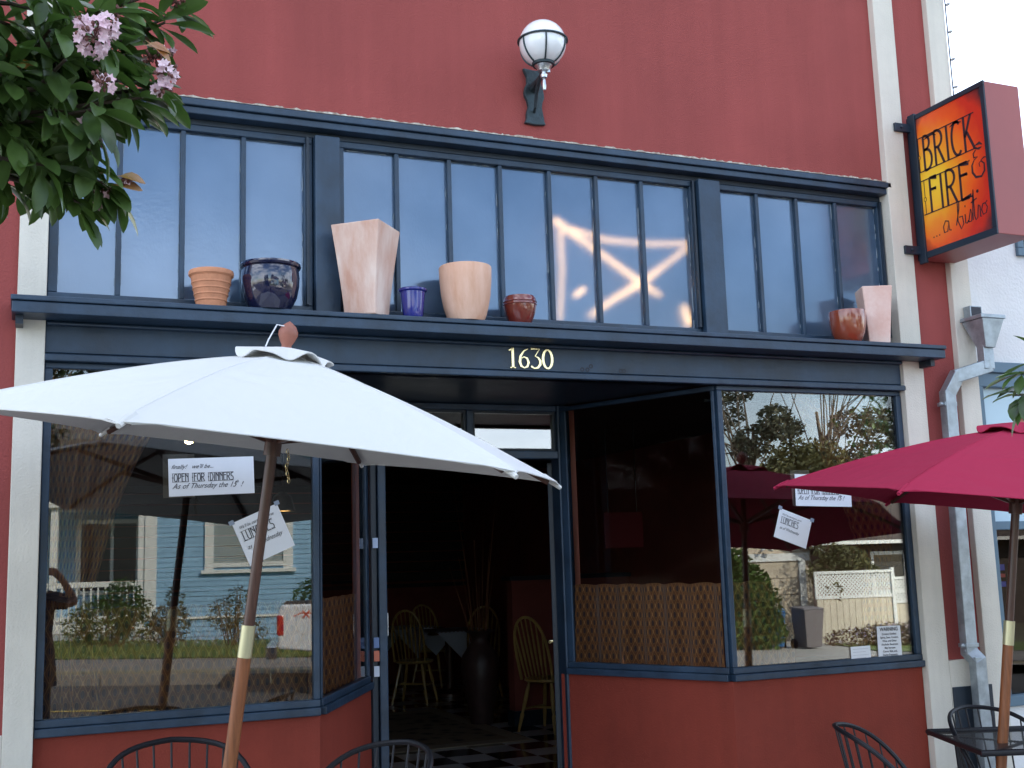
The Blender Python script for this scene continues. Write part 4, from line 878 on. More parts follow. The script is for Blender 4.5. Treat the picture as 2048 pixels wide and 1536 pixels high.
m = MB(); m.box(5.63, 6.9, -.005, .019, 3.28, 3.33); m.box(5.63, 6.9, -.005, .019, 3.81, 3.86); m.box(5.63, 5.68, -.005, .019, 3.3305, 3.8095); m.box(6.85, 6.9, -.005, .019, 3.3305, 3.8095); w_ = obj('high_window', m, NBLUE, nb, bevel=.004); obj('pane', MB().box(5.6805, 6.8495, .008, .012, 3.3305, 3.8095), GLASS, w_)
# string of small outdoor lights up the corner of the bistro
m = MB(); pts = [(5.176, -.052, 6.5 - k * .18) for k in range(19)]; m.tube(pts, .004, 5); lt = obj('light_string', m, IRON); tag(lt, 'thin cable of tiny bulbs running up the cream corner beside the sky', 'light string')
m = MB()
for k in range(18):
    z = 6.45 - k * .18; m.lathe([(.005, 0), (.009, .008), (.009, .02), (.003, .03), (0, .031)], (5.178, -.054, z), 8, (.8, -.3, .3))
b_ = obj('bulb', m, mat('grey_bulb', (.3, .3, .3), .3), lt); b_['kind'] = 'stuff'

# ================================================================ inside the restaurant
def windsor(label, loc, rz):
    """back towards -y, seat front towards +y"""
    o = local('windsor_chair', label, 'chair', loc, rz, 'yellow oak chairs inside the restaurant')
    m = MB(); m.lathe([(0, .43), (.19, .43), (.215, .445), (.21, .462), (0, .455)], (0, 0, 0), 28); obj('seat', m, OAK, o)
    hp = [(.19 * math.cos(t) * (1 if math.sin(t) < .3 else 1), -.17 - .13 * math.sin(t) - .02, .46 + .56 * math.sin(t) ** .8 if math.sin(t) > 0 else .46) for t in [math.pi * i / 20 for i in range(21)]]
    hp = [(.155 + .05 * math.sin(t), t) for t in [0]] and [((.165 + .05 * math.sin(t)) * math.cos(t) * 1.05, -.165 - .15 * max(math.sin(t), 0) ** .8, .455 + .56 * max(math.sin(t), 0) ** .75) for t in [math.pi * i / 24 for i in range(25)]]
    obj('back_hoop', MB().tube(hp, .013, 8), OAK, o)
    for k in range(-3, 4):
        x = k * .045; f = 1 - (abs(k) / 5.2) ** 2.2; a = (x * .85, -.17, .455); b_ = (x * 1.12, -.17 - .15 * f ** .9, .455 + .555 * f ** .8); mid = tuple((p + q) / 2 for p, q in zip(a, b_))
        obj('spindle', MB().tube([a, mid, b_], [.006, .011, .006], 6), OAK, o)
    for a, b_ in ((1, 1), (-1, 1), (1, -1), (-1, -1)):
        p = Vector((a * .12, b_ * .12, .44)); q = Vector((a * .20, b_ * .20, 0)); obj('leg', MB().tube([p + (q - p) * t for t in (0, .15, .3, .5, .62, .66, .8, .95, 1)], [.012, .017, .019, .017, .012, .019, .016, .012, .011], 8), OAK, o)
    m = MB(); m.tube([(-.16, -.155, .20), (-.16, .155, .20)], .009, 6); m.tube([(.16, -.155, .20), (.16, .155, .20)], .009, 6); m.tube([(-.16, 0, .20), (.16, 0, .20)], .011, 6); obj('stretcher', m, OAK, o)
    return o
def fl(px, py, z=0.0): u = U(px, py); s = (z - 1.5) / u.z; return (u.x * s, s - 5.2, z)
c1 = windsor('oak windsor chair by the red half wall at the right of the doorway', (4.42, 4.62, 0), R_(-60))
q = fl(798, 1395); dup(c1, (q[0], q[1] - .6, 0), R_(-35), 'oak windsor chair cut off by the left door jamb')
q = fl(845, 1368); dup(c1, (q[0], q[1] - .4, 0), R_(-40), 'oak windsor chair farthest back, between the two tables')
q = fl(912, 1378); dup(c1, (q[0], q[1] - .9, 0), R_(-14), 'oak windsor chair behind the floor vase with its back to the street')
CLOTH = mat('white_tablecloth', (.55, .60, .72), .9, var=.03)
def dine(label, clabel, x, y, rz):
    o = local('dining_table', label, 'table', (x, y, 0), rz)
    obj('tabletop', MB().box(-.38, .38, -.38, .38, .71, .74), WOOD_D, o); m = MB(); m.lathe([(.26, 0), (.26, .03), (.05, .07), (.04, .35), (.05, .70), (.10, .709)], (0, 0, 0), 16); obj('pedestal', m, WOOD_D, o)
    t = MB(); N_ = 20; c, s = math.cos(rz + .785), math.sin(rz + .785)
    def f(a, b_):
        u, v = (a - .5) * 1.0, (b_ - .5) * 1.0; X, Y = u * c - v * s, u * s + v * c
        cr_, sr = math.cos(-rz), math.sin(-rz); lx, ly = X * cr_ - Y * sr, X * sr + Y * cr_
        ex = max(abs(lx) - .385, 0) + max(abs(ly) - .385, 0); k = min(1, .385 / max(abs(lx), 1e-6)), min(1, .385 / max(abs(ly), 1e-6))
        lx, ly = lx * k[0] + (math.copysign(.01, lx) if k[0] < 1 else 0), ly * k[1] + (math.copysign(.01, ly) if k[1] < 1 else 0)
        cr_, sr = math.cos(rz), math.sin(rz); return (x + lx * cr_ - ly * sr, y + lx * sr + ly * cr_, .744 - ex * 1.0)
    t.grid(f, 28, 28); tag(obj('tablecloth', t, CLOTH), clabel, 'tablecloth')
dine('dark pedestal table farthest back in the restaurant', 'pale cloth with its corners hanging on the left table', 4.40, 9.0, R_(10)); dine('dark pedestal table behind the floor vase', 'pale cloth with its corners hanging on the table behind the vase', 4.66, 7.95, R_(4))
m = MB(); x, y = 4.05, 5.35
m.lathe([(0, 0), (.10, 0), (.105, .02), (.13, .18), (.17, .38), (.19, .52), (.17, .64), (.115, .72), (.085, .76), (.08, .80), (.10, .84), (.15, .87), (.14, .872), (.09, .84), (.07, .80), (0, .79)], (x, y, 0), 32)
vz = tag(obj('floor_vase', m, mat('dull_brown_clay', (.055, .03, .028), .45, bump=.3, bscale=20, var=.2, vscale=8)), 'tall dark clay floor vase holding thin dry sticks, in the middle of the doorway', 'vase')
r = random.Random(8)
tw = MB()
for i in range(12):
    a = r.uniform(0, 6.28); s = r.uniform(.05, .28); h = r.uniform(1.2, 1.95) if i < 10 else 2.25
    tw.tube([(x + .03 * math.cos(a), y + .03 * math.sin(a), .5), (x + (.03 + s * .4) * math.cos(a), y + (.03 + s * .4) * math.sin(a), .5 + (h - .5) * .5), (x + (.03 + s) * math.cos(a), y + (.03 + s) * math.sin(a), h)], [.006, .005, .002], 5)
tag(obj('dry_sticks', tw, mat('dry_stick', (.22, .09, .04), .8)), 'bundle of thin dry sticks standing in the tall clay vase', 'dry sticks')
def rugmat():
    m, n, b = nodes('patterned_rug'); l = n.links.new; N = n.nodes.new; u = N('ShaderNodeUVMap')
    v = N('ShaderNodeTexVoronoi'); v.inputs['Scale'].default_value = 16; l(u.outputs['UV'], v.inputs['Vector']); r_ = N('ShaderNodeValToRGB'); r_.color_ramp.elements[0].color = (.04, .025, .02, 1); r_.color_ramp.elements[1].color = (.22, .17, .11, 1); r_.color_ramp.elements[0].position = .15; r_.color_ramp.elements[1].position = .55
    l(v.outputs['Distance'], r_.inputs['Fac']); sp = N('ShaderNodeVectorMath'); sp.operation = 'SUBTRACT'; sp.inputs[1].default_value = (.5, .5, 0); l(u.outputs['UV'], sp.inputs[0]); ab = N('ShaderNodeVectorMath'); ab.operation = 'ABSOLUTE'; l(sp.outputs[0], ab.inputs[0]); sx = N('ShaderNodeSeparateXYZ'); l(ab.outputs[0], sx.inputs[0])
    mxm = N('ShaderNodeMath'); mxm.operation = 'MAXIMUM'; l(sx.outputs[0], mxm.inputs[0]); l(sx.outputs[1], mxm.inputs[1]); g = N('ShaderNodeMath'); g.operation = 'GREATER_THAN'; g.inputs[1].default_value = .43; l(mxm.outputs[0], g.inputs[0])
    mi = N('ShaderNodeMixRGB'); mi.inputs['Color2'].default_value = (.30, .25, .18, 1); l(g.outputs[0], mi.inputs['Fac']); l(r_.outputs['Color'], mi.inputs['Color1']); l(mi.outputs['Color'], b.inputs['Base Color']); b.inputs['Roughness'].default_value = .95; return m
m = MB(); m.grid(lambda a, b_: (1.95 + 2.1 * a, 4.15 + 2.5 * b_ , .008), 2, 2, smooth=False); tag(obj('rug', m, rugmat(), solid=.008), 'dark patterned rug with a pale border on the chequered floor inside the doorway', 'rug')
# warm lamps inside
q = at(378, 880, 2.2); o = thing('spotlight', 'small glowing warm spotlight inside the left window, seen under the ivory umbrella', 'lamp', (q.x, q.y, 2.56))
obj('stem', MB().tube([(q.x, q.y, 2.56), (q.x, q.y, q.z + .06)], .008, 8), IRON, o); obj('shade', MB().lathe([(.02, .07), (.045, .0), (.043, .0), (.018, .07)], q, 20), IRON, o); obj('bulb', MB().lathe([(0, -.028), (.022, -.018), (.03, 0), (.022, .022), (0, .03)], q, 16), emit('warm_bulb', (1, .62, .28), 30), o)
q = at(565, 1023, 2.6); o = thing('pendant_lamp', 'low pendant lamp whose warm lit underside shows beside the tilted lunches notice', 'lamp', (q.x, q.y, 2.56))
obj('cable', MB().tube([(q.x, q.y, 2.56), (q.x, q.y, q.z + .12)], .004, 6), IRON, o); obj('shade', MB().lathe([(.02, .13), (.06, .10), (.085, .0), (.083, .0), (.055, .095)], q, 28), IRON, o); obj('diffuser', MB().lathe([(0, .006), (.078, .006)], q, 28), emit('warm_diffuser', (1, .5, .15), 3.0), o)
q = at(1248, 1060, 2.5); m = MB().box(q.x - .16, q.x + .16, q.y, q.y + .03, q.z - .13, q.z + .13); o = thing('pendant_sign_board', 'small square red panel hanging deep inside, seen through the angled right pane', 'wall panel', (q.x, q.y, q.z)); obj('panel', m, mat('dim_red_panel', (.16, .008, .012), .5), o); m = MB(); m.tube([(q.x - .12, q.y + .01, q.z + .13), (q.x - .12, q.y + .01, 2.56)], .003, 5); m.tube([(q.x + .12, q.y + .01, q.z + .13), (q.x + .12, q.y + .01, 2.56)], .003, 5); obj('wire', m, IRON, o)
# added glowing tubes stand in for crossed warm glints in the clerestory panes
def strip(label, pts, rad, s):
    m = MB().tube([at(a, b_, Y + .19) for a, b_, Y in pts], rad, 8); tag(obj('added_glow_streak', m, emit('added_warm_glow_%g' % s, (1, .60, .26), s)), label, 'added glow')
strip('added streak of glow falling from upper left to lower right behind the middle clerestory panes', [(1108, 440, .09), (1170, 485, .09), (1240, 535, .09), (1290, 572, .09), (1322, 592, .09)], [.020, .013, .014, .018, .008], 2.5)
strip('added streak of glow rising from lower left to upper right behind the middle clerestory panes', [(1180, 632, .11), (1225, 600, .11), (1288, 562, .11), (1330, 530, .11), (1376, 495, .11)], [.010, .014, .018, .010, .009], 2.5)
strip('faint added streak of glow lying level between the tops of the crossed streaks', [(1130, 455, .10), (1210, 480, .10), (1300, 488, .10), (1375, 487, .10)], [.010, .008, .007, .007], 3.0)
strip('faint upright added streak of glow at the left of the crossed streaks', [(1120, 462, .10), (1124, 540, .10), (1120, 640, .10)], [.014, .012, .010], 1.8)
strip('short added glint low between the crossed streaks and the dark red pot', [(1150, 592, .09), (1168, 578, .09)], [.010, .012], 3.2)
strip('small added glow in the lower right corner of the middle clerestory window', [(1366, 610, .10), (1380, 650, .10)], [.010, .020], 3.2)

# ================================================================ leaves, trees
LEAF = mat('hawthorn_leaf', (0.045, 0.09, 0.022), .38, col2=(0.11, 0.19, 0.045), var=.4, vscale=9, coat=.1, trans=.25)
LEAF_O = mat('orange_leaf', (.32, .20, .04), .4, col2=(.30, .09, .02), vscale=12, var=.2)
BARK = mat('grey_brown_bark', (.09, .065, .05), .9, bump=.5, bscale=40, var=.3, vscale=10)
PETAL = mat('pink_petal', (.70, .42, .50), .7, col2=(.85, .68, .72), vscale=30, var=.05)
BUD = mat('brown_bud', (.16, .06, .05), .8)
def leafmesh(m, p, d, up, L_, W_, curl=.25, r=random):
    d = d.normalized(); s = d.cross(up)
    if s.length < .05: s = d.cross(Vector((1, 0, 0)))
    s.normalize(); n_ = s.cross(d); vs = []; prof = [(0, .04), (.14, .12), (.35, .62), (.58, 1.0), (.78, .90), (.92, .5), (1, .02)]
    for t, w_ in prof:
        c = p + d * (L_ * t) - n_ * (curl * L_ * t * t); vs += [c - s * (W_ * w_ / 2) + n_ * (.18 * W_ * w_), c, c + s * (W_ * w_ / 2) + n_ * (.18 * W_ * w_)]
    fs = []
    for i in range(len(prof) - 1):
        a = i * 3; fs += [(a, a + 1, a + 4, a + 3), (a + 1, a + 2, a + 5, a + 4)]
    m.add(vs, fs, True)
def whorl(m, c, axis, n, L_, r, spread=.9):
    axis = axis.normalized(); u = axis.orthogonal().normalized(); v = axis.cross(u); a0 = r.uniform(0, 6.28)
    for k in range(n):
        a = a0 + k * 2.4; rad = u * math.cos(a) + v * math.sin(a); el = r.uniform(.15, 1.0) * spread
        d = (axis * (1 - el * .7) + rad * el + Vector((0, 0, -.35))).normalized(); L2 = L_ * r.uniform(.6, 1.12)
        leafmesh(m, c - axis * r.uniform(0, .045) + rad * .004, d, Vector((r.uniform(-.4, .4), r.uniform(-.4, .4), 1)), L2, L2 * r.uniform(.30, .40), r.uniform(.05, .4))
def flowers(mp_, mb_, c, rad, n, r, buds=10):
    for k in range(n):
        o_ = Vector((r.gauss(0, 1), r.gauss(0, 1), r.gauss(0, 1))).normalized() * rad * r.uniform(.5, 1); p = c + o_; ax = (o_ + Vector((0, -.02, 0))).normalized(); u = ax.orthogonal().normalized(); v = ax.cross(u); s = r.uniform(.0065, .009)
        for j in range(5):
            a = j * 1.2566; rd = u * math.cos(a) + v * math.sin(a); td = ax.cross(rd)
            mp_.add([p, p + rd * s * .5 - td * s * .38 + ax * .001, p + rd * s * 1.05 + ax * s * .35, p + rd * s * .5 + td * s * .38 + ax * .001], [(0, 1, 2, 3)])
    for k in range(buds):
        o_ = Vector((r.gauss(0, 1), r.gauss(0, 1), r.gauss(0, 1))).normalized() * rad * r.uniform(.4, 1.15); mb_.tube([c + o_ * .1, c + o_], [.0008, .0012], 4); q_ = c + o_; mb_.lathe([(0, -.003), (.0028, 0), (.002, .004), (0, .005)], q_, 6)
r = random.Random(21)
tr = thing('flowering_tree', 'dark glossy leaved tree with pink blossom hanging into the upper left corner', 'tree', (-1.0, -3.0, -.1))
def tp(px, py, D): return CAM + U(px, py).normalized() * D
LT = Vector((-.95, -2.9, -.1)); branches = []
tips = [(330, 45, 2.2), (372, 10, 2.25), (300, 150, 2.15), (330, 175, 2.2), (285, 195, 2.1), (250, 215, 2.2), (200, 215, 2.0), (185, 300, 2.05), (200, 352, 2.1), (232, 385, 2.1), (160, 405, 2.1), (118, 372, 2.15), (90, 330, 2.0), (40, 300, 2.2), (20, 240, 2.1), (60, 200, 2.3), (110, 220, 2.05), (150, 180, 2.2), (130, 120, 2.0), (180, 80, 2.1), (230, 60, 2.0), (260, 20, 2.2), (200, 20, 2.05), (150, 40, 2.3), (100, 60, 2.1), (60, 100, 2.2), (20, 130, 2.0), (20, 50, 2.1), (70, 20, 2.25), (120, 0, 2.1), (300, -10, 2.2), (250, 110, 2.15), (215, 140, 2.25), (90, 150, 2.4), (30, 190, 2.4), (50, 260, 2.3), (130, 270, 2.3), (100, 300, 2.1), (0, 330, 2.1), (10, 380, 2.2), (180, 250, 2.4), (235, 170, 2.4), (-30, 80, 2.2), (-30, 200, 2.2), (-40, 300, 2.3)]
crown = MB(); bark = MB(); pet = MB(); bud = MB(); org = MB()
fork = [tp(-260, 60, 2.3), tp(-140, 260, 2.3), tp(-200, -200, 2.4)]
bark.tube([LT, LT + Vector((.05, .02, .9)), LT + Vector((.02, .05, 1.7)), fork[1] + Vector((-.1, 0, -.1)), fork[0]], [.065, .055, .05, .035, .025], 12); bark.tube([LT + Vector((.02, .05, 1.7)), fork[1]], [.04, .02], 10); bark.tube([fork[0], fork[2]], [.025, .02], 8)
for i, (a, b_, D) in enumerate(tips):
    tip = tp(a, b_, D); f = min(fork, key=lambda q: (q - tip).length); mid = (f + tip) / 2 + Vector((r.uniform(-.03, .03), r.uniform(-.05, .05), r.uniform(-.02, .05)))
    bark.tube([f, (f + mid) / 2, mid, (mid + tip) / 2 + Vector((r.uniform(-.015, .015), 0, r.uniform(-.02, .01))), tip], [.010, .008, .006, .004, .0025], 6)
    ax = (tip - mid); whorl(crown, tip, ax, r.randint(5, 8), .088, r)
    for k in range(3):
        s = r.uniform(.35, .9); c = mid * (1 - s) + tip * s + Vector((r.uniform(-.03, .03), r.uniform(-.06, .06), r.uniform(-.035, .03))); whorl(crown, c, ax + Vector((r.uniform(-.1, .1), r.uniform(-.1, .1), r.uniform(-.15, .05))), r.randint(3, 6), .085, r)
for k in range(900):                                                  # crown outside the picture, up and to the left
    c = tp(r.uniform(-900, -40), r.uniform(-650, 330), r.uniform(1.9, 3.1)) ; whorl(crown, c, Vector((r.uniform(-1, 1), r.uniform(-1, 1), r.uniform(-.6, .6))), 3, .09, r)
for a, b_, D, rd, n_, bd in ((190, 75, 1.84, .030, 40, 16), (215, 50, 1.84, .018, 14, 8), (165, 45, 1.86, .010, 6, 3), (335, 145, 1.98, .018, 20, 8), (325, 178, 1.98, .014, 14, 5), (205, 165, 1.9, .016, 8, 14), (345, 105, 2.2, .006, 2, 2), (310, 115, 2.15, .022, 2, 26), (205, 165, 2.1, .020, 5, 18), (200, 270, 2.1, .020, 1, 30), (250, 365, 2.08, .008, 4, 4), (205, 385, 2.1, .014, 3, 14), (200, 410, 2.1, .008, 4, 3), (230, 25, 2.15, .015, 0, 16), (355, 5, 2.2, .014, 0, 14), (165, 250, 2.1, .012, 3, 6)):
    flowers(pet, bud, tp(a, b_, D), rd, n_, r, bd)
for a, b_, dx in ((222, 370, 1), (232, 352, .6), (285, 90, .5), (290, 80, .8), (5, 130, 1)): leafmesh(org, tp(a, b_, 2.07), Vector((dx, .2, r.uniform(-.4, .4))), Vector((.3, -.8, .6)), .055, .026, .2)
obj('trunk', bark, BARK, tr); obj('crown', crown, LEAF, tr, angle=70); obj('blossom', pet, PETAL, tr); obj('buds', bud, BUD, tr); obj('orange_leaves', org, LEAF_O, tr, angle=70)
t2 = thing('street_tree', 'twig of large dark green leaves reaching in above the crimson umbrella', 'tree', (7.4, -3.0, -.3)); crown = MB(); bark = MB(); pet = MB()
B0 = Vector((7.4, -3.0, -.3)); bark.tube([B0, B0 + Vector((0, 0, 1.3)), B0 + Vector((-.05, .1, 2.3)), B0 + Vector((0, .1, 3))], [.06, .05, .04, .02], 10)
for a, b_, D in ((2040, 745, 3.0), (2050, 770, 3.0), (2030, 790, 3.05), (2060, 720, 3.1), (2075, 800, 3.0)):
    tip = CAM + U(a, b_).normalized() * D; bark.tube([B0 + Vector((-.05, .1, 2.3)), (tip + B0 + Vector((-.05, .1, 2.3))) / 2 + Vector((0, 0, .1)), tip], [.012, .008, .003], 6); whorl(crown, tip, Vector((-1, .2, .1)), 5, .10, r)
for k in range(350):
    c = B0 + Vector((.05 + r.uniform(-.35, .9), r.uniform(-.8, .8), 2.9 + r.uniform(-.5, .9))); whorl(crown, c, Vector((r.uniform(-1, 1), r.uniform(-1, 1), .2)), 3, .10, r)
obj('trunk', bark, BARK, t2); obj('crown', crown, LEAF, t2, angle=70)

# ================================================================ across the street (seen in the glass)
def leafquads(m, blobs, n, size, r, flat=.0):
    tot = sum(b_[3] * b_[4] * b_[5] for b_ in blobs)
    for (cx, cy, cz, rx, ry, rz_) in blobs:
        for k in range(max(3, int(n * rx * ry * rz_ / tot))):
            d = Vector((r.gauss(0, 1), r.gauss(0, 1), r.gauss(0, 1))).normalized(); s = r.uniform(.45, 1.05) ** .6
            p = Vector((cx + d.x * rx * s, cy + d.y * ry * s, cz + d.z * rz_ * s)); u = Vector((r.gauss(0, 1), r.gauss(0, 1), r.gauss(0, .7))).normalized(); v = u.orthogonal().normalized() * (size * r.uniform(.3, .55)); u = u * size * r.uniform(.6, 1.3)
            m.add([p - u - v * .2, p - v, p + u, p + v], [(0, 1, 2, 3)])
def leafmat(name, a, b_): return mat(name, a, .6, col2=b_, var=.25, vscale=1.3)
G_D = leafmat('dark_evergreen_leaf', (.018, .040, .014), (.05, .085, .025)); G_M = leafmat('mid_green_leaf', (.08, .15, .03), (.16, .25, .06)); G_O = leafmat('olive_leaf', (.11, .11, .04), (.22, .20, .08)); G_E = leafmat('grey_green_leaf', (.10, .11, .07), (.20, .19, .12)); G_G = leafmat('grass_blade', (.09, .15, .025), (.17, .20, .05)); BROWN = leafmat('brown_stem_leaf', (.14, .08, .04), (.26, .16, .08))
def fthing(name, label, cat, u, y, group=None, dz=0): p = farw(u, y, gz(u) + dz); return local(name, label, cat, p, TH, group)
# blue house with porch
H = fthing('blue_house', 'pale blue clapboard house with a white porch, mirrored in the left window', 'house', -.6, -9.0)
SID = mat('pale_blue_siding', (.26, .44, .60), .6, var=.06, vscale=1.5)
m = MB(); z = -.2
while z < 4.6:
    m.hexa([(0, .012, z), (6.6, .012, z), (6.6, -.05, z), (0, -.05, z)], [(0, 0, z + .105), (6.6, 0, z + .105), (6.6, -.05, z + .105), (0, -.05, z + .105)]); z += .112
m.box(0, 6.6, -9, -.052, -.3, 4.6); m.box(-6, -.002, -9, -2.2, -.3, 4.6)
obj('wall', m, SID, H)
m = MB(); m.box(0.0, .26, .016, .04, .50, 4.6); m.box(0, .30, .014, .03, -.2, .30); m.box(.0, 6.6, .016, .05, .42, .47); obj('corner_board', m, WHITE_P, H)
m = MB(); m.box(1.32, 1.52, .0, .06, 1.46, 3.1); m.box(3.08, 3.30, 0, .06, 1.46, 3.1); m.box(1.52, 3.08, 0, .06, 1.56, 1.66); m.box(1.25, 3.37, 0, .10, 1.42, 1.50); m.box(1.52, 3.08, 0, .06, 2.98, 3.1); m.box(2.26, 2.34, 0, .05, 1.66, 2.98); w_ = obj('window', m, WHITE_P, H); m = MB()
for k in range(28): m.box(1.53, 2.25, .012, .022, 1.67 + k * .047, 1.67 + k * .047 + .03); m.box(2.35, 3.07, .012, .022, 1.67 + k * .047, 1.67 + k * .047 + .03)
obj('blind', m, mat('grey_blind', (.42, .43, .38), .6), w_)
m = MB(); m.hexa([(-6.5, .9, 4.3), (7.2, .9, 4.3), (7.2, -9.5, 4.3), (-6.5, -9.5, 4.3)], [(-6.5, .9, 4.45), (7.2, .9, 4.45), (7.2, -9.5, 4.45), (-6.5, -9.5, 4.45)]); m.hexa([(-6.5, .9, 4.451), (7.2, .9, 4.451), (7.2, -9.5, 4.451), (-6.5, -9.5, 4.451)], [(-1, -4, 6.6), (2, -4, 6.6), (2, -4.3, 6.6), (-1, -4.3, 6.6)]); obj('roof', m, mat('grey_shingles', (.09, .085, .08), .9, var=.2, bump=.4, bscale=12), H)
m = MB(); m.box(-6, -.002, -2.2, .0, .20, .40); m.box(-6, -.002, -2.2, .1, 3.0, 4.3); obj('porch_deck', m, WHITE_P, H)
m = MB(); m.box(-2.05, -1.90, -.14, .0, .401, 2.999); m.box(-.15, -.003, -.14, .0, .401, 2.999); m.box(-4.4, -4.25, -.14, 0, .401, 2.999); obj('porch_post', m, WHITE_P, H)
m = MB(); m.box(-1.89, -.16, -.11, -.03, 1.20, 1.32); m.box(-1.89, -.16, -.11, -.03, .46, .56); m.box(-4.24, -2.06, -.11, -.03, 1.20, 1.32)
for k in range(11): m.box(-1.80 + k * .155, -1.765 + k * .155, -.09, -.05, .561, 1.199)
for k in range(14): m.box(-4.15 + k * .155, -4.115 + k * .155, -.09, -.05, .56, 1.199)
obj('porch_railing', m, WHITE_P, H)
m = MB(); m.box(-1.9, -.25, -2.19, -2.12, 1.0, 1.1); m.box(-1.9, -1.78, -2.19, -2.12, 1.1, 2.7); m.box(-1.1, -1.02, -2.19, -2.12, 1.1, 2.7); m.box(-.5, -.38, -2.19, -2.12, 1.1, 2.7); m.box(-1.9, -.38, -2.19, -2.12, 2.7, 2.8); o = obj('porch_window', m, WHITE_P, H); obj('pane', MB().box(-1.78, -.5, -2.17, -2.16, 1.1, 2.7), mat('dark_pane', (.03, .035, .04), .1), o)
obj('foundation', MB().box(-6, -.003, -.08, -.02, -.3, .199), mat('pale_foundation', (.42, .45, .45), .8), H)
o = far_sheet('lawn', -8, 9.4, -8.7, -3.35, .01, G_G); 
m = MB(); r = random.Random(4)
for k in range(9000):
    u = r.uniform(-6, 9); y = r.uniform(-6.0, -3.2) if r.random() < .7 else r.uniform(-8.6, -3.2); p = farw(u, y, gz(u)); h = r.uniform(.05, .16); a = r.uniform(0, 3.14); d = Vector((math.cos(a), math.sin(a), 0)) * .012; t = Vector((r.uniform(-.05, .05), r.uniform(-.05, .05), h)); m.add([p - d, p + d, p + t], [(0, 1, 2)])
o = obj('grass', m, G_G); o['kind'] = 'stuff'; o['label'] = 'rough grass in front of the blue house'
def bush(name, label, cat, u, y, blobs, n, size, m1, seed, flw=None, stems=True, group=None):
    r = random.Random(seed); o = fthing(name, label, cat, u, y, group); m = MB(); leafquads(m, blobs, n, size, r); obj('foliage', m, m1, o)
    if stems:
        m = MB()
        for b_ in blobs:
            for k in range(5): m.tube([(b_[0] * .5 + r.uniform(-.1, .1), b_[1] * .5, 0), (b_[0] + r.uniform(-.5, .5) * b_[3], b_[1] + r.uniform(-.5, .5) * b_[4], b_[2] + r.uniform(.2, 1.1) * b_[5])], [.014, .004], 5)
        obj('stem', m, BROWN, o)
    if flw:
        m = MB(); fm, nf, fs, fb = flw; leafquads(m, fb, nf, fs, r); obj('blossom', m, fm, o)
    return o
ORG = mat('orange_petal', (.85, .25, .02), .6); LIL = mat('lilac_petal', (.70, .50, .65), .6, col2=(.85, .75, .85), vscale=9, var=.1)
bush('garden_shrub', 'tall bushy green and brown clump with orange flowers before the porch, mirrored at left', 'shrub', -1.05, -6.6, [(0, 0, .5, .6, .4, .55), (.35, 0, .8, .45, .35, .6), (-.45, .1, .4, .4, .3, .4), (.65, .1, .5, .4, .3, .5)], 3600, .045, G_M, 5, (ORG, 12, .04, [(.7, .3, .35, .35, .2, .3)]))
bush('garden_shrub', 'brownish shrub with lilac flowers at its foot, below the corner of the blue house', 'shrub', .25, -6.6, [(0, 0, .45, .42, .35, .45), (.1, 0, .95, .2, .2, .35), (-.2, 0, .3, .3, .3, .3)], 1100, .045, G_O, 6, (LIL, 90, .028, [(-.45, .35, .18, .45, .2, .10), (.1, .3, .12, .3, .2, .1)]))
bush('garden_shrub', 'loose twiggy brown shrub below the blue house window, mirrored behind the umbrella pole', 'shrub', 1.45, -6.7, [(-.1, 0, .65, .40, .3, .35), (.15, 0, 1.0, .25, .2, .25), (.3, .1, .3, .5, .3, .25)], 1000, .04, G_O, 7, (LIL, 70, .026, [(-.2, .35, .2, .6, .2, .12)]))
bush('garden_shrub', 'rounded leafy green shrub rising behind the white pickup, mirrored in the left window', 'shrub', 3.25, -6.0, [(0, 0, .9, .55, .5, .55), (.3, 0, 1.25, .4, .4, .45), (.1, 0, .4, .6, .5, .4)], 2600, .05, G_M, 8)
# pickup
T = fthing('pickup_truck', 'white pickup truck parked at the kerb, its red tail lamp showing in the left window', 'truck', 2.66, .95, None, -.03)
WP = mat('white_car_paint', (.72, .72, .72), .2, coat=1.0); CHR = mat('chrome', (.7, .7, .7), .15, metal=1); TYR = mat('tyre_rubber', (.015, .015, .015), .8); RED = mat('red_lens', (.45, .02, .02), .15, coat=1)
m = MB(); m.xz([(0.0, .52), (0.0, .98), (.04, 1.12), (2.05, 1.12), (2.05, .45), (1.35, .45), (1.30, .62), (1.18, .76), (1.0, .80), (.82, .76), (.70, .62), (.65, .45)], -.95, .95); bd = obj('bed', m, WP, T, bevel=.03)
obj('bed_liner', MB().box(.08, 1.98, -.85, .85, 1.121, 1.128), TYR, T)
m = MB(); m.hexa([(2.06, -.95, .45), (3.9, -.95, .45), (3.9, .95, .45), (2.06, .95, .45)], [(2.06, -.95, 1.12), (3.95, -.95, 1.10), (3.95, .95, 1.10), (2.06, .95, 1.12)]); m.hexa([(2.10, -.90, 1.121), (3.85, -.90, 1.101), (3.85, .90, 1.101), (2.10, .90, 1.121)], [(2.28, -.74, 1.74), (3.20, -.74, 1.74), (3.20, .74, 1.74), (2.28, .74, 1.74)]); obj('cab', m, WP, T, bevel=.04)
m = MB(); m.xz([(2.32, 1.18), (3.65, 1.16), (3.15, 1.66), (2.42, 1.66)], .80, .86); m.xz([(2.32, 1.18), (3.65, 1.16), (3.15, 1.66), (2.42, 1.66)], -.86, -.80); obj('side_window', m, mat('dark_pane', (.03, .035, .04), .1), T)
m = MB(); m.xz([(3.951, .45), (3.951, 1.10), (5.1, 1.02), (5.2, .9), (5.2, .45), (4.95, .45), (4.90, .62), (4.78, .76), (4.6, .80), (4.42, .76), (4.30, .62), (4.25, .45)], -.93, .93); obj('bonnet', m, WP, T, bevel=.05)
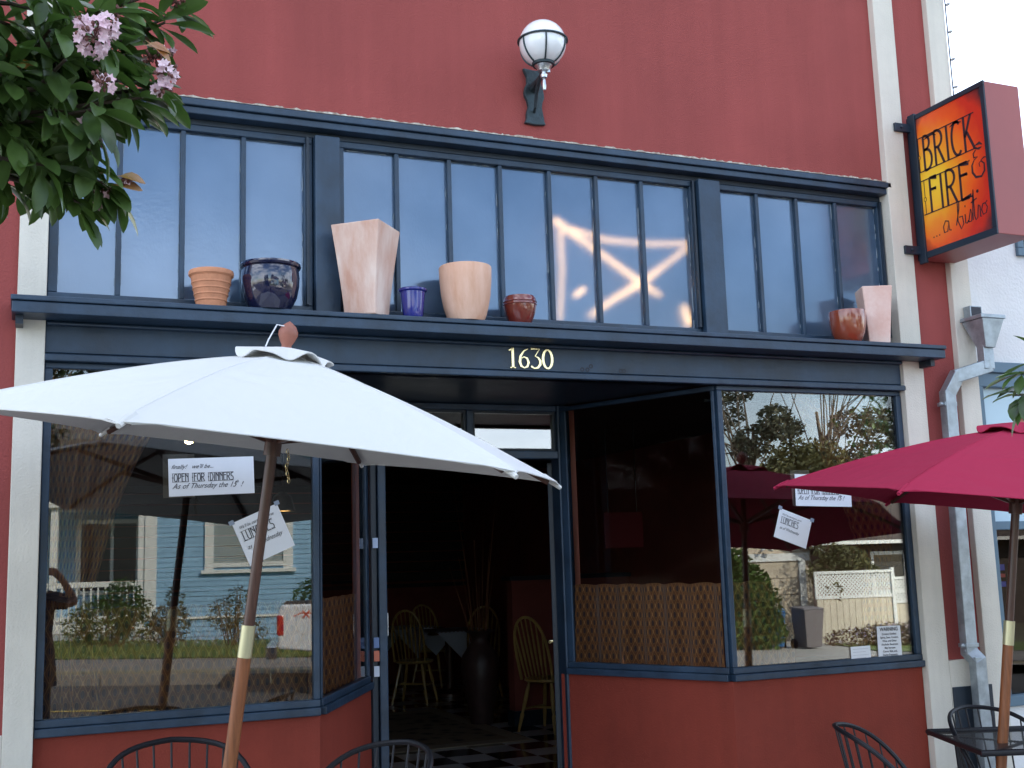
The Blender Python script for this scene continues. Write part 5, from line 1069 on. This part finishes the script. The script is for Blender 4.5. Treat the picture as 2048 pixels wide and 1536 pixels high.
m = MB(); m.box(-.16, -.01, -.9, .9, .38, .56); obj('rear_bumper', m, CHR, T, bevel=.02); m = MB(); m.box(5.21, 5.33, -.92, .92, .38, .58); obj('front_bumper', m, CHR, T, bevel=.02)
for s in (-1, 1):
    m = MB(); m.box(-.012, .085, s * .84, s * .962, .70, .98); obj('tail_lamp', m, RED, T, bevel=.02)
    for x in (1.0, 4.6):
        m = MB(); m.lathe([(.20, -.10), (.33, -.11), (.36, -.08), (.36, .08), (.33, .11), (.20, .10)], (x, s * .84, .36), 28, (0, 1, 0)); wh = obj('tyre', m, TYR, T); m = MB(); m.lathe([(0, -.07), (.19, -.095), (.2, -.09)], (x, s * .84, .36), 20, (0, 1, 0)); m.lathe([(0, .07), (.19, .095), (.2, .09)], (x, s * .84, .36), 20, (0, 1, 0)); obj('rim', m, CHR, wh)
m = MB(); ribbon(m, [(.34, .93), (.44, 1.03)], .02, lambda a, b_, h: (a, .953, b_)); ribbon(m, [(.34, 1.03), (.44, .93)], .02, lambda a, b_, h: (a, .953, b_)); ribbon(m, [(.22, .96), (.32, 1.0), (.48, .99)], .015, lambda a, b_, h: (a, .953, b_)); obj('red_emblem', m, mat('red_decal', (.6, .08, .03), .5), T)
# right-hand group: garage, hedge, bins, fence, shingled house
GB = mat('beige_siding', (.60, .50, .38), .7, var=.05); 
G = fthing('garage', 'beige gabled garage with a white door trim, mirrored in the right window', 'garage', 11.6, -7.3)
m = MB(); m.hexa([(0, 0, -.2), (3.05, 0, -.2), (3.05, -6, -.2), (0, -6, -.2)], [(0, 0, 1.95), (3.05, 0, 1.95), (3.05, -6, 1.95), (0, -6, 1.95)])
m.add([(0, 0, 1.951), (3.05, 0, 1.951), (1.52, 0, 2.86), (0, -6, 1.951), (3.05, -6, 1.951), (1.52, -6, 2.86)], [(0, 1, 2), (3, 5, 4)]); 
for k in range(8): m.box(0, 3.05, .001, .006, -.1 + k * .25, -.1 + k * .25 + .012)
obj('wall', m, GB, G)
m = MB(); m.hexa([(-.25, .25, 1.84), (1.52, .25, 2.86), (1.52, -6.2, 2.86), (-.25, -6.2, 1.84)], [(-.25, .25, 1.92), (1.52, .25, 2.94), (1.52, -6.2, 2.94), (-.25, -6.2, 1.92)]); m.hexa([(1.521, .25, 2.86), (3.30, .25, 1.84), (3.30, -6.2, 1.84), (1.521, -6.2, 2.86)], [(1.521, .25, 2.94), (3.30, .25, 1.92), (3.30, -6.2, 1.92), (1.521, -6.2, 2.94)]); obj('roof', m, mat('grey_shingles', (.09, .085, .08), .9), G)
m = MB(); m.beam((-.25, .27, 1.86), (1.52, .27, 2.89), .04, .12, (0, 1, 0)); m.beam((1.52, .27, 2.89), (3.30, .27, 1.86), .04, .12, (0, 1, 0)); obj('barge_board', m, WHITE_P, G)
m = MB(); m.box(1.6, 3.0, .01, .06, 1.72, 1.90); m.box(2.72, 2.88, .01, .06, -.2, 1.719); m.box(0.1, .26, .01, .06, -.2, 1.719); m.box(.1, 1.6, .01, .06, 1.72, 1.90); obj('door_trim', m, WHITE_P, G)
m = MB()
for k in range(5): m.box(.28, 2.70, .012, .03, -.15 + k * .37, -.15 + k * .37 + .355)
obj('garage_door', m, mat('beige_door', (.55, .46, .34), .6, var=.05), G)
m = MB(); m.box(1.25, 1.75, .008, .03, 2.10, 2.50); vv = obj('gable_vent', m, WHITE_P, G); m = MB()
for k in range(6): m.box(1.29, 1.71, .031, .04, 2.14 + k * .055, 2.14 + k * .055 + .025)
obj('vent_slats', m, mat('grey_slat', (.3, .3, .28), .7), vv)
m = MB(); m.tube([(1.9, .01, 2.05), (1.9, .14, 2.05)], .03, 8); m.lathe([(.03, .1), (.07, 0), (.0, .02)], (1.82, .2, 1.98), 14, (-.5, -.3, 1)); m.lathe([(.03, .1), (.07, 0), (.0, .02)], (1.98, .2, 1.98), 14, (.5, -.3, 1)); obj('floodlight', m, WHITE_P, G)
bush('hedge', 'tall dark clipped hedge at the left edge of the mirrored garage', 'hedge', 11.3, -4.3, [(-1.4, 0, .8, 1.0, .6, 1.0), (0.0, 0, 1.0, 1.0, .6, 1.1), (.65, 0, .75, .6, .55, .9), (-.3, 0, 1.6, .8, .5, .5), (.9, 0, .35, .45, .5, .45), (-2.6, 0, .8, .9, .6, 1.0)], 16000, .075, G_M, 11)
def bin_(label, u, y, rot, s, colr):
    p = farw(u, y, gz(u)); o = local('wheeled_bin', label, 'bin', p, TH + rot, 'wheeled bins by the garage'); m = MB(); m.hexa([(-.22 * s, -.22 * s, .04), (.22 * s, -.22 * s, .04), (.22 * s, .22 * s, .04), (-.22 * s, .22 * s, .04)], [(-.29 * s, -.30 * s, .95 * s), (.29 * s, -.30 * s, .95 * s), (.29 * s, .30 * s, .95 * s), (-.29 * s, .30 * s, .95 * s)]); obj('body', m, colr, o, bevel=.015)
    m = MB(); m.hexa([(-.31 * s, -.34 * s, .952 * s), (.31 * s, -.34 * s, .952 * s), (.31 * s, .32 * s, .952 * s), (-.31 * s, .32 * s, .952 * s)], [(-.27 * s, -.30 * s, 1.02 * s), (.27 * s, -.30 * s, 1.02 * s), (.27 * s, .26 * s, .99 * s), (-.27 * s, .26 * s, .99 * s)]); m.tube([(-.22 * s, -.36 * s, .96 * s), (.22 * s, -.36 * s, .96 * s)], .015, 8); obj('lid', m, colr, o, bevel=.01)
    for sx in (-1, 1): obj('wheel', MB().lathe([(0, -.02), (.10, -.025), (.10, .025), (0, .02)], (sx * .26 * s, -.24 * s, .10), 18, (1, 0, 0)), TYR, o)
    return o
BB = mat('blue_bin_plastic', (.03, .16, .38), .45); GBN = mat('grey_bin_plastic', (.17, .15, .15), .5)
bin_('blue wheeled bin half hidden behind the hedge in the right window', 12.55, -4.6, R_(20), .78, BB); bin_('grey wheeled bin standing free before the beige garage in the right window', 13.2, -4.4, R_(-12), .84, GBN)
b3 = bin_('second blue bin with only its top showing above the hedge end', 12.9, -6.3, R_(5), .98, BB)
F = fthing('lattice_fence', 'beige board fence topped with white diamond lattice, mirrored in the right window', 'fence', 14.2, -6.1)
m = MB()
for k in range(26): m.box(k * .15 + .004, (k + 1) * .15 - .004, -.02, .0, -.1, .95 if k < 12 else .80)
obj('boards', m, mat('cream_boards', (.62, .54, .42), .7, var=.06), F)
m = MB(); m.box(0, 1.82, -.03, .02, .951, 1.02); m.box(0, 1.82, -.03, .02, 1.50, 1.56); m.box(-.03, .03, -.03, .02, .951, 1.56); m.box(1.80, 1.88, -.05, .03, -.1, 1.60); m.box(1.881, 3.9, -.03, .02, .801, .87); m.box(1.881, 3.9, -.03, .02, 1.33, 1.39); m.box(3.85, 3.93, -.05, .03, -.1, 1.43); obj('rail', m, WHITE_P, F)
m = MB()
def lat(x0, x1, z0, z1):
    h = z1 - z0; st = .085; k = -h
    while k < (x1 - x0):
        for s in (0, 1):
            xa, xb = k, k + h; za, zb = (z0, z1) if s == 0 else (z1, z0)
            ta = max(0, -xa / h); tb = min(1, ((x1 - x0) - xa) / h)
            if tb > ta: m.beam((x0 + xa + h * ta, -.004 - .008 * s, za + (zb - za) * ta), (x0 + xa + h * tb, -.004 - .008 * s, za + (zb - za) * tb), .032, .006, (0, 1, 0))
        k += st
lat(.03, 1.80, 1.02, 1.50); lat(1.88, 3.85, .87, 1.33); obj('lattice', m, WHITE_P, F)
bush('small_tree', 'leafy olive green small tree leaning over the lattice fence, mirrored in the right window', 'tree', 14.8, -6.6, [(0, 0, 1.55, .55, .5, .40), (.35, 0, 1.8, .6, .5, .35), (-.1, 0, 2.15, .35, .3, .30), (.75, 0, 1.55, .4, .4, .25), (-.15, .3, 1.15, .30, .3, .3)], 2600, .055, G_O, 13)
bush('flower_bed', 'bank of pinkish flowering ground cover along the foot of the mirrored fence', 'flower bed', 15.3, -5.2, [(-.8, 0, .15, .6, .4, .25), (0, 0, .2, .7, .4, .3), (.9, 0, .2, .7, .4, .3), (1.9, 0, .2, .7, .4, .3)], 3500, .04, BROWN, 14, (LIL, 700, .03, [(-.8, .1, .22, .6, .4, .22), (0, .1, .28, .7, .4, .25), (.9, .1, .28, .7, .4, .25), (1.9, .1, .28, .7, .4, .25)]), False)
far_sheet('side_lawn', 14.3, 26, -6.0, -3.35, .01, G_G)
S = fthing('shingled_house', 'dark brown shingled house with a steep roof behind the mirrored lattice fence', 'house', 18.0, -13.0)
SH = mat('brown_shingle', (.075, .055, .045), .9, bump=.6, bscale=14, var=.3, vscale=6); m = MB(); m.box(-1.2, 9, -9, 0, -.3, 2.9); obj('wall', m, SH, S)
m = MB(); m.hexa([(-1.7, .5, 2.3), (9.5, .5, 2.3), (9.5, -4.5, 4.6), (-1.7, -4.5, 4.6)], [(-1.7, .5, 2.42), (9.5, .5, 2.42), (9.5, -4.5, 4.72), (-1.7, -4.5, 4.72)]); m.hexa([(-1.7, -4.501, 4.6), (9.5, -4.501, 4.6), (9.5, -9.5, 2.3), (-1.7, -9.5, 2.3)], [(-1.7, -4.501, 4.72), (9.5, -4.501, 4.72), (9.5, -9.5, 2.42), (-1.7, -9.5, 2.42)]); obj('roof', m, SH, S)
obj('gutter', MB().box(-1.7, 9.5, .501, .60, 2.32, 2.42), WHITE_P, S); m = MB(); m.box(1.0, 1.09, .0, .05, .9, 2.1); m.box(2.0, 2.09, 0, .05, .9, 2.1); m.box(1.09, 2.0, 0, .05, .9, .99); m.box(1.09, 2.0, 0, .05, 2.0, 2.1); w_ = obj('window', m, WHITE_P, S); obj('pane', MB().box(1.0901, 1.9999, .01, .02, .99, 2.0), mat('dark_pane', (.03, .035, .04), .1), w_)
def tree(name, label, u, y, h, blobs, n, size, lm, seed, tr_r=.25, lean=0, limbs=9):
    r = random.Random(seed); o = fthing(name, label, 'tree', u, y, 'trees behind the houses across the street'); m = MB(); fk = h * .35
    m.tube([(0, 0, -.3), (lean * .3, 0, h * .2), (lean * .6, 0, fk), (lean, 0, h * .6)], [tr_r, tr_r * .8, tr_r * .6, tr_r * .35], 10)
    for b_ in blobs:
        for k in range(2): 
            e_ = Vector((b_[0] + r.uniform(-.5, .5) * b_[3], b_[1] + r.uniform(-.5, .5) * b_[4], b_[2] + r.uniform(-.2, .7) * b_[5])); s0 = Vector((lean * r.uniform(.4, .9), 0, h * r.uniform(.25, .5))); md = (s0 + e_) / 2 + Vector((r.uniform(-.3, .3), r.uniform(-.3, .3), r.uniform(-.2, .5)))
            m.tube([s0, md, e_], [tr_r * .24, tr_r * .12, .012], 6)
    obj('trunk', m, BARK2, o); m = MB(); leafquads(m, blobs, n, size, r); obj('crown', m, lm, o); return o
BARK2 = mat('pale_bark', (.20, .16, .12), .85, var=.3, vscale=4)
def blobs(r, n, w, z0, z1, s0, s1): return [(r.uniform(-w, w), r.uniform(-w * .6, w * .6), r.uniform(z0, z1), r.uniform(s0, s1), r.uniform(s0, s1), r.uniform(s0, s1) * .75) for _ in range(n)]
r = random.Random(77)
tree('eucalyptus_tree', 'tall eucalyptus with hanging grey green sprays, leftmost of three mirrored in the right window', 19.5, -24, 12, blobs(r, 16, 3.2, 5.5, 12, .5, 1.0), 6000, .12, G_E, 31, .17, .6)
tree('eucalyptus_tree', 'tall eucalyptus with bare pale limbs, middle one of three mirrored in the right window', 24.0, -25, 13, blobs(r, 17, 3.6, 5.5, 12.5, .5, 1.0), 6200, .12, G_E, 32, .18, -.8)
tree('eucalyptus_tree', 'tall eucalyptus with sparse crown, rightmost of three mirrored in the right window', 28.5, -23, 11, blobs(r, 12, 2.6, 4.5, 10.5, .4, .8), 3600, .12, G_E, 33, .14, .4)
tree('broadleaf_tree', 'round dense olive tree below the eucalyptus crowns in the right window', 19.8, -19, 6.6, [(0, 0, 4.0, 2.2, 1.8, 1.6), (-1.6, 0, 3.2, 1.6, 1.5, 1.3), (1.6, 0, 3.4, 1.5, 1.4, 1.3), (.2, 0, 5.1, 1.5, 1.3, 1.0), (2.6, .4, 2.4, 1.1, 1, .9)], 16000, .11, G_O, 34, .2)
tree('broadleaf_tree', 'dark evergreen standing behind the blue house roof, mirrored at far left', -5.5, -16, 9, [(0, 0, 5.5, 2.4, 2, 2.2), (-1.8, 0, 6.5, 1.8, 1.5, 1.6), (1.5, 0, 6.8, 1.6, 1.5, 1.7), (0, 0, 8, 1.4, 1.3, 1.2)], 9000, .13, G_D, 35, .25)
for k, (u, y, h) in enumerate(((-22, -20, 9), (-34, -24, 10), (40, -30, 10), (52, -34, 11), (34, -26, 8))):
    r2 = random.Random(50 + k); tree('broadleaf_tree', ['wide dark tree nearer of two far along the street to the left', 'wide dark tree farther of two far along the street to the left', 'broad green tree beyond the shingled house', 'broad green tree farthest along the street to the right', 'lower bushy tree just past the shingled house'][k], u, y, h, blobs(r2, 9, 3, h * .45, h, 1.2, 2.2), 5000, .2, G_D if k < 2 else G_O, 60 + k)

# ================================================================ photographer, seen only in the left window
def person():
    o = local('photographer', 'person in dark clothes holding up a camera, mirrored at the far left window edge', 'person', (.07, -5.50, -.02), 0)
    import bmesh
    J = {'pel': (0, 0, .88, .155, .11), 'wai': (0, .0, 1.02, .135, .10), 'che': (0, -.01, 1.22, .165, .115), 'nk0': (0, -.01, 1.36, .075, .07), 'nk': (0, 0, 1.42, .05, .05), 'h0': (0, .02, 1.49, .068, .075), 'h1': (0, .01, 1.57, .076, .092), 'h2': (0, .0, 1.64, .062, .075)}
    E_ = [('pel', 'wai'), ('wai', 'che'), ('che', 'nk0'), ('nk0', 'nk'), ('nk', 'h0'), ('h0', 'h1'), ('h1', 'h2')]
    for s, n in ((1, 'R'), (-1, 'L')):
        J.update({'hip' + n: (s * .09, 0, .82, .095, .09), 'kn' + n: (s * .11, .01, .47, .062, .062), 'an' + n: (s * .12, -.02, .09, .042, .042), 'to' + n: (s * .14, .13, .035, .04, .03), 'sh' + n: (s * .17, -.01, 1.31, .062, .062), 'el' + n: (s * .36, .08, 1.30, .040, .040), 'wr' + n: (s * .20 + .05, .22, 1.49, .028, .025), 'ha' + n: (s * .145 + .06, .26, 1.545, .036, .022)})
        E_ += [('pel', 'hip' + n), ('hip' + n, 'kn' + n), ('kn' + n, 'an' + n), ('an' + n, 'to' + n), ('che', 'sh' + n), ('sh' + n, 'el' + n), ('el' + n, 'wr' + n), ('wr' + n, 'ha' + n)]
        for f in range(4):
            a = 'f%s%d' % (n, f); zz = 1.585 - f * .016; J[a + 'a'] = (s * .13 + .06, .285, zz, .010, .010); J[a + 'b'] = (s * .095 + .06, .305, zz + .004, .009, .009); J[a + 'c'] = (s * .075 + .06, .295, zz + .004, .008, .008); E_ += [('ha' + n, a + 'a'), (a + 'a', a + 'b'), (a + 'b', a + 'c')]
        J['t' + n + 'a'] = (s * .115 + .06, .25, 1.54, .011, .011); J['t' + n + 'b'] = (s * .08 + .06, .245, 1.555, .010, .010); E_ += [('ha' + n, 't' + n + 'a'), ('t' + n + 'a', 't' + n + 'b')]
    ks = list(J); me = bpy.data.meshes.new('body'); me.from_pydata([J[k][:3] for k in ks], [(ks.index(a), ks.index(b_)) for a, b_ in E_], [])
    b = bpy.data.objects.new('body', me); COL.objects.link(b); b.parent = o
    sk = b.modifiers.new('skin', 'SKIN'); sk.use_smooth_shade = True
    if not me.skin_vertices: 
        bm = bmesh.new(); bm.from_mesh(me); bm.verts.layers.skin.verify(); bm.to_mesh(me); bm.free()
    for i, k in enumerate(ks): me.skin_vertices[0].data[i].radius = (J[k][3], J[k][4]); me.skin_vertices[0].data[i].use_root = (k == 'pel')
    sd = b.modifiers.new('sub', 'SUBSURF'); sd.levels = 2; sd.render_levels = 2; me.materials.append(mat('skin', (.42, .22, .15), .55))
    CL = mat('dark_cloth', (.035, .022, .028), .9, bump=.3, bscale=12); TR = mat('dark_trousers', (.02, .025, .045), .9)
    m = MB(); rows = [(.62, .235, .17), (.75, .22, .165), (.90, .205, .155), (1.05, .185, .145), (1.20, .20, .15), (1.32, .205, .125), (1.385, .09, .085)]
    vs = []; n_ = 28
    for z, a, c in rows:
        for j in range(n_): t = 2 * math.pi * j / n_; vs.append((a * math.cos(t) * (1 + .02 * math.sin(5 * t + z * 9)), c * math.sin(t) - .005, z))
    m.add(vs, [(i * n_ + j, i * n_ + (j + 1) % n_, (i + 1) * n_ + (j + 1) % n_, (i + 1) * n_ + j) for i in range(len(rows) - 1) for j in range(n_)], True)
    for s in (1, -1): m.tube([(s * .14, -.01, 1.325), (s * .25, .03, 1.315), (s * .30, .05, 1.305)], [.085, .070, .062], 14)
    obj('jacket', m, CL, o)
    m = MB()
    for s in (1, -1): m.tube([(s * .085, 0, .86), (s * .10, .005, .5), (s * .12, -.01, .10)], [.115, .085, .07], 16)
    obj('trousers', m, TR, o)
    m = MB()
    for s in (1, -1): m.lathe([(0, -.13), (.035, -.12), (.048, -.03), (.046, .06), (.03, .13), (0, .14)], (s * .13, .05, .045), 14, (s * .12, 1, 0))
    obj('shoes', m, IRON, o)
    m = MB(); m.lathe([(.0, .105), (.05, .095), (.088, .05), (.10, .0), (.098, -.05), (.085, -.10)], (0, -.018, 1.60), 20); m.v = [(x, y if y < .03 else .03, z) for x, y, z in m.v]; obj('hair', m, mat('dark_hair', (.03, .018, .012), .6), o)
    m = MB(); m.lathe([(0, .02), (.012, .012), (.014, -.012), (0, -.018)], (0, .098, 1.545), 8, (0, .3, 1)); m.tube([(-.022, .083, 1.51), (0, .09, 1.507), (.022, .083, 1.51)], .005, 6); m.lathe([(0, .006), (.008, 0), (0, -.006)], (.03, .078, 1.578), 8, (0, 1, 0)); m.lathe([(0, .006), (.008, 0), (0, -.006)], (-.03, .078, 1.578), 8, (0, 1, 0)); obj('face', m, mat('skin_features', (.30, .13, .10), .6), o)
    c = thing('compact_camera', 'small silver compact camera in the hands of the mirrored person', 'camera', (.13, -5.235, 1.50)); m = MB(); m.box(.075, .185, -5.245, -5.222, 1.50, 1.565); obj('camera_body', m, mat('silver_plastic', (.6, .62, .65), .3), c, bevel=.005); obj('lens', MB().lathe([(.018, 0), (.018, .018), (.012, .018), (.0, .014)], (.13, -5.222, 1.532), 16, (0, 1, 0)), IRON, c)
person()
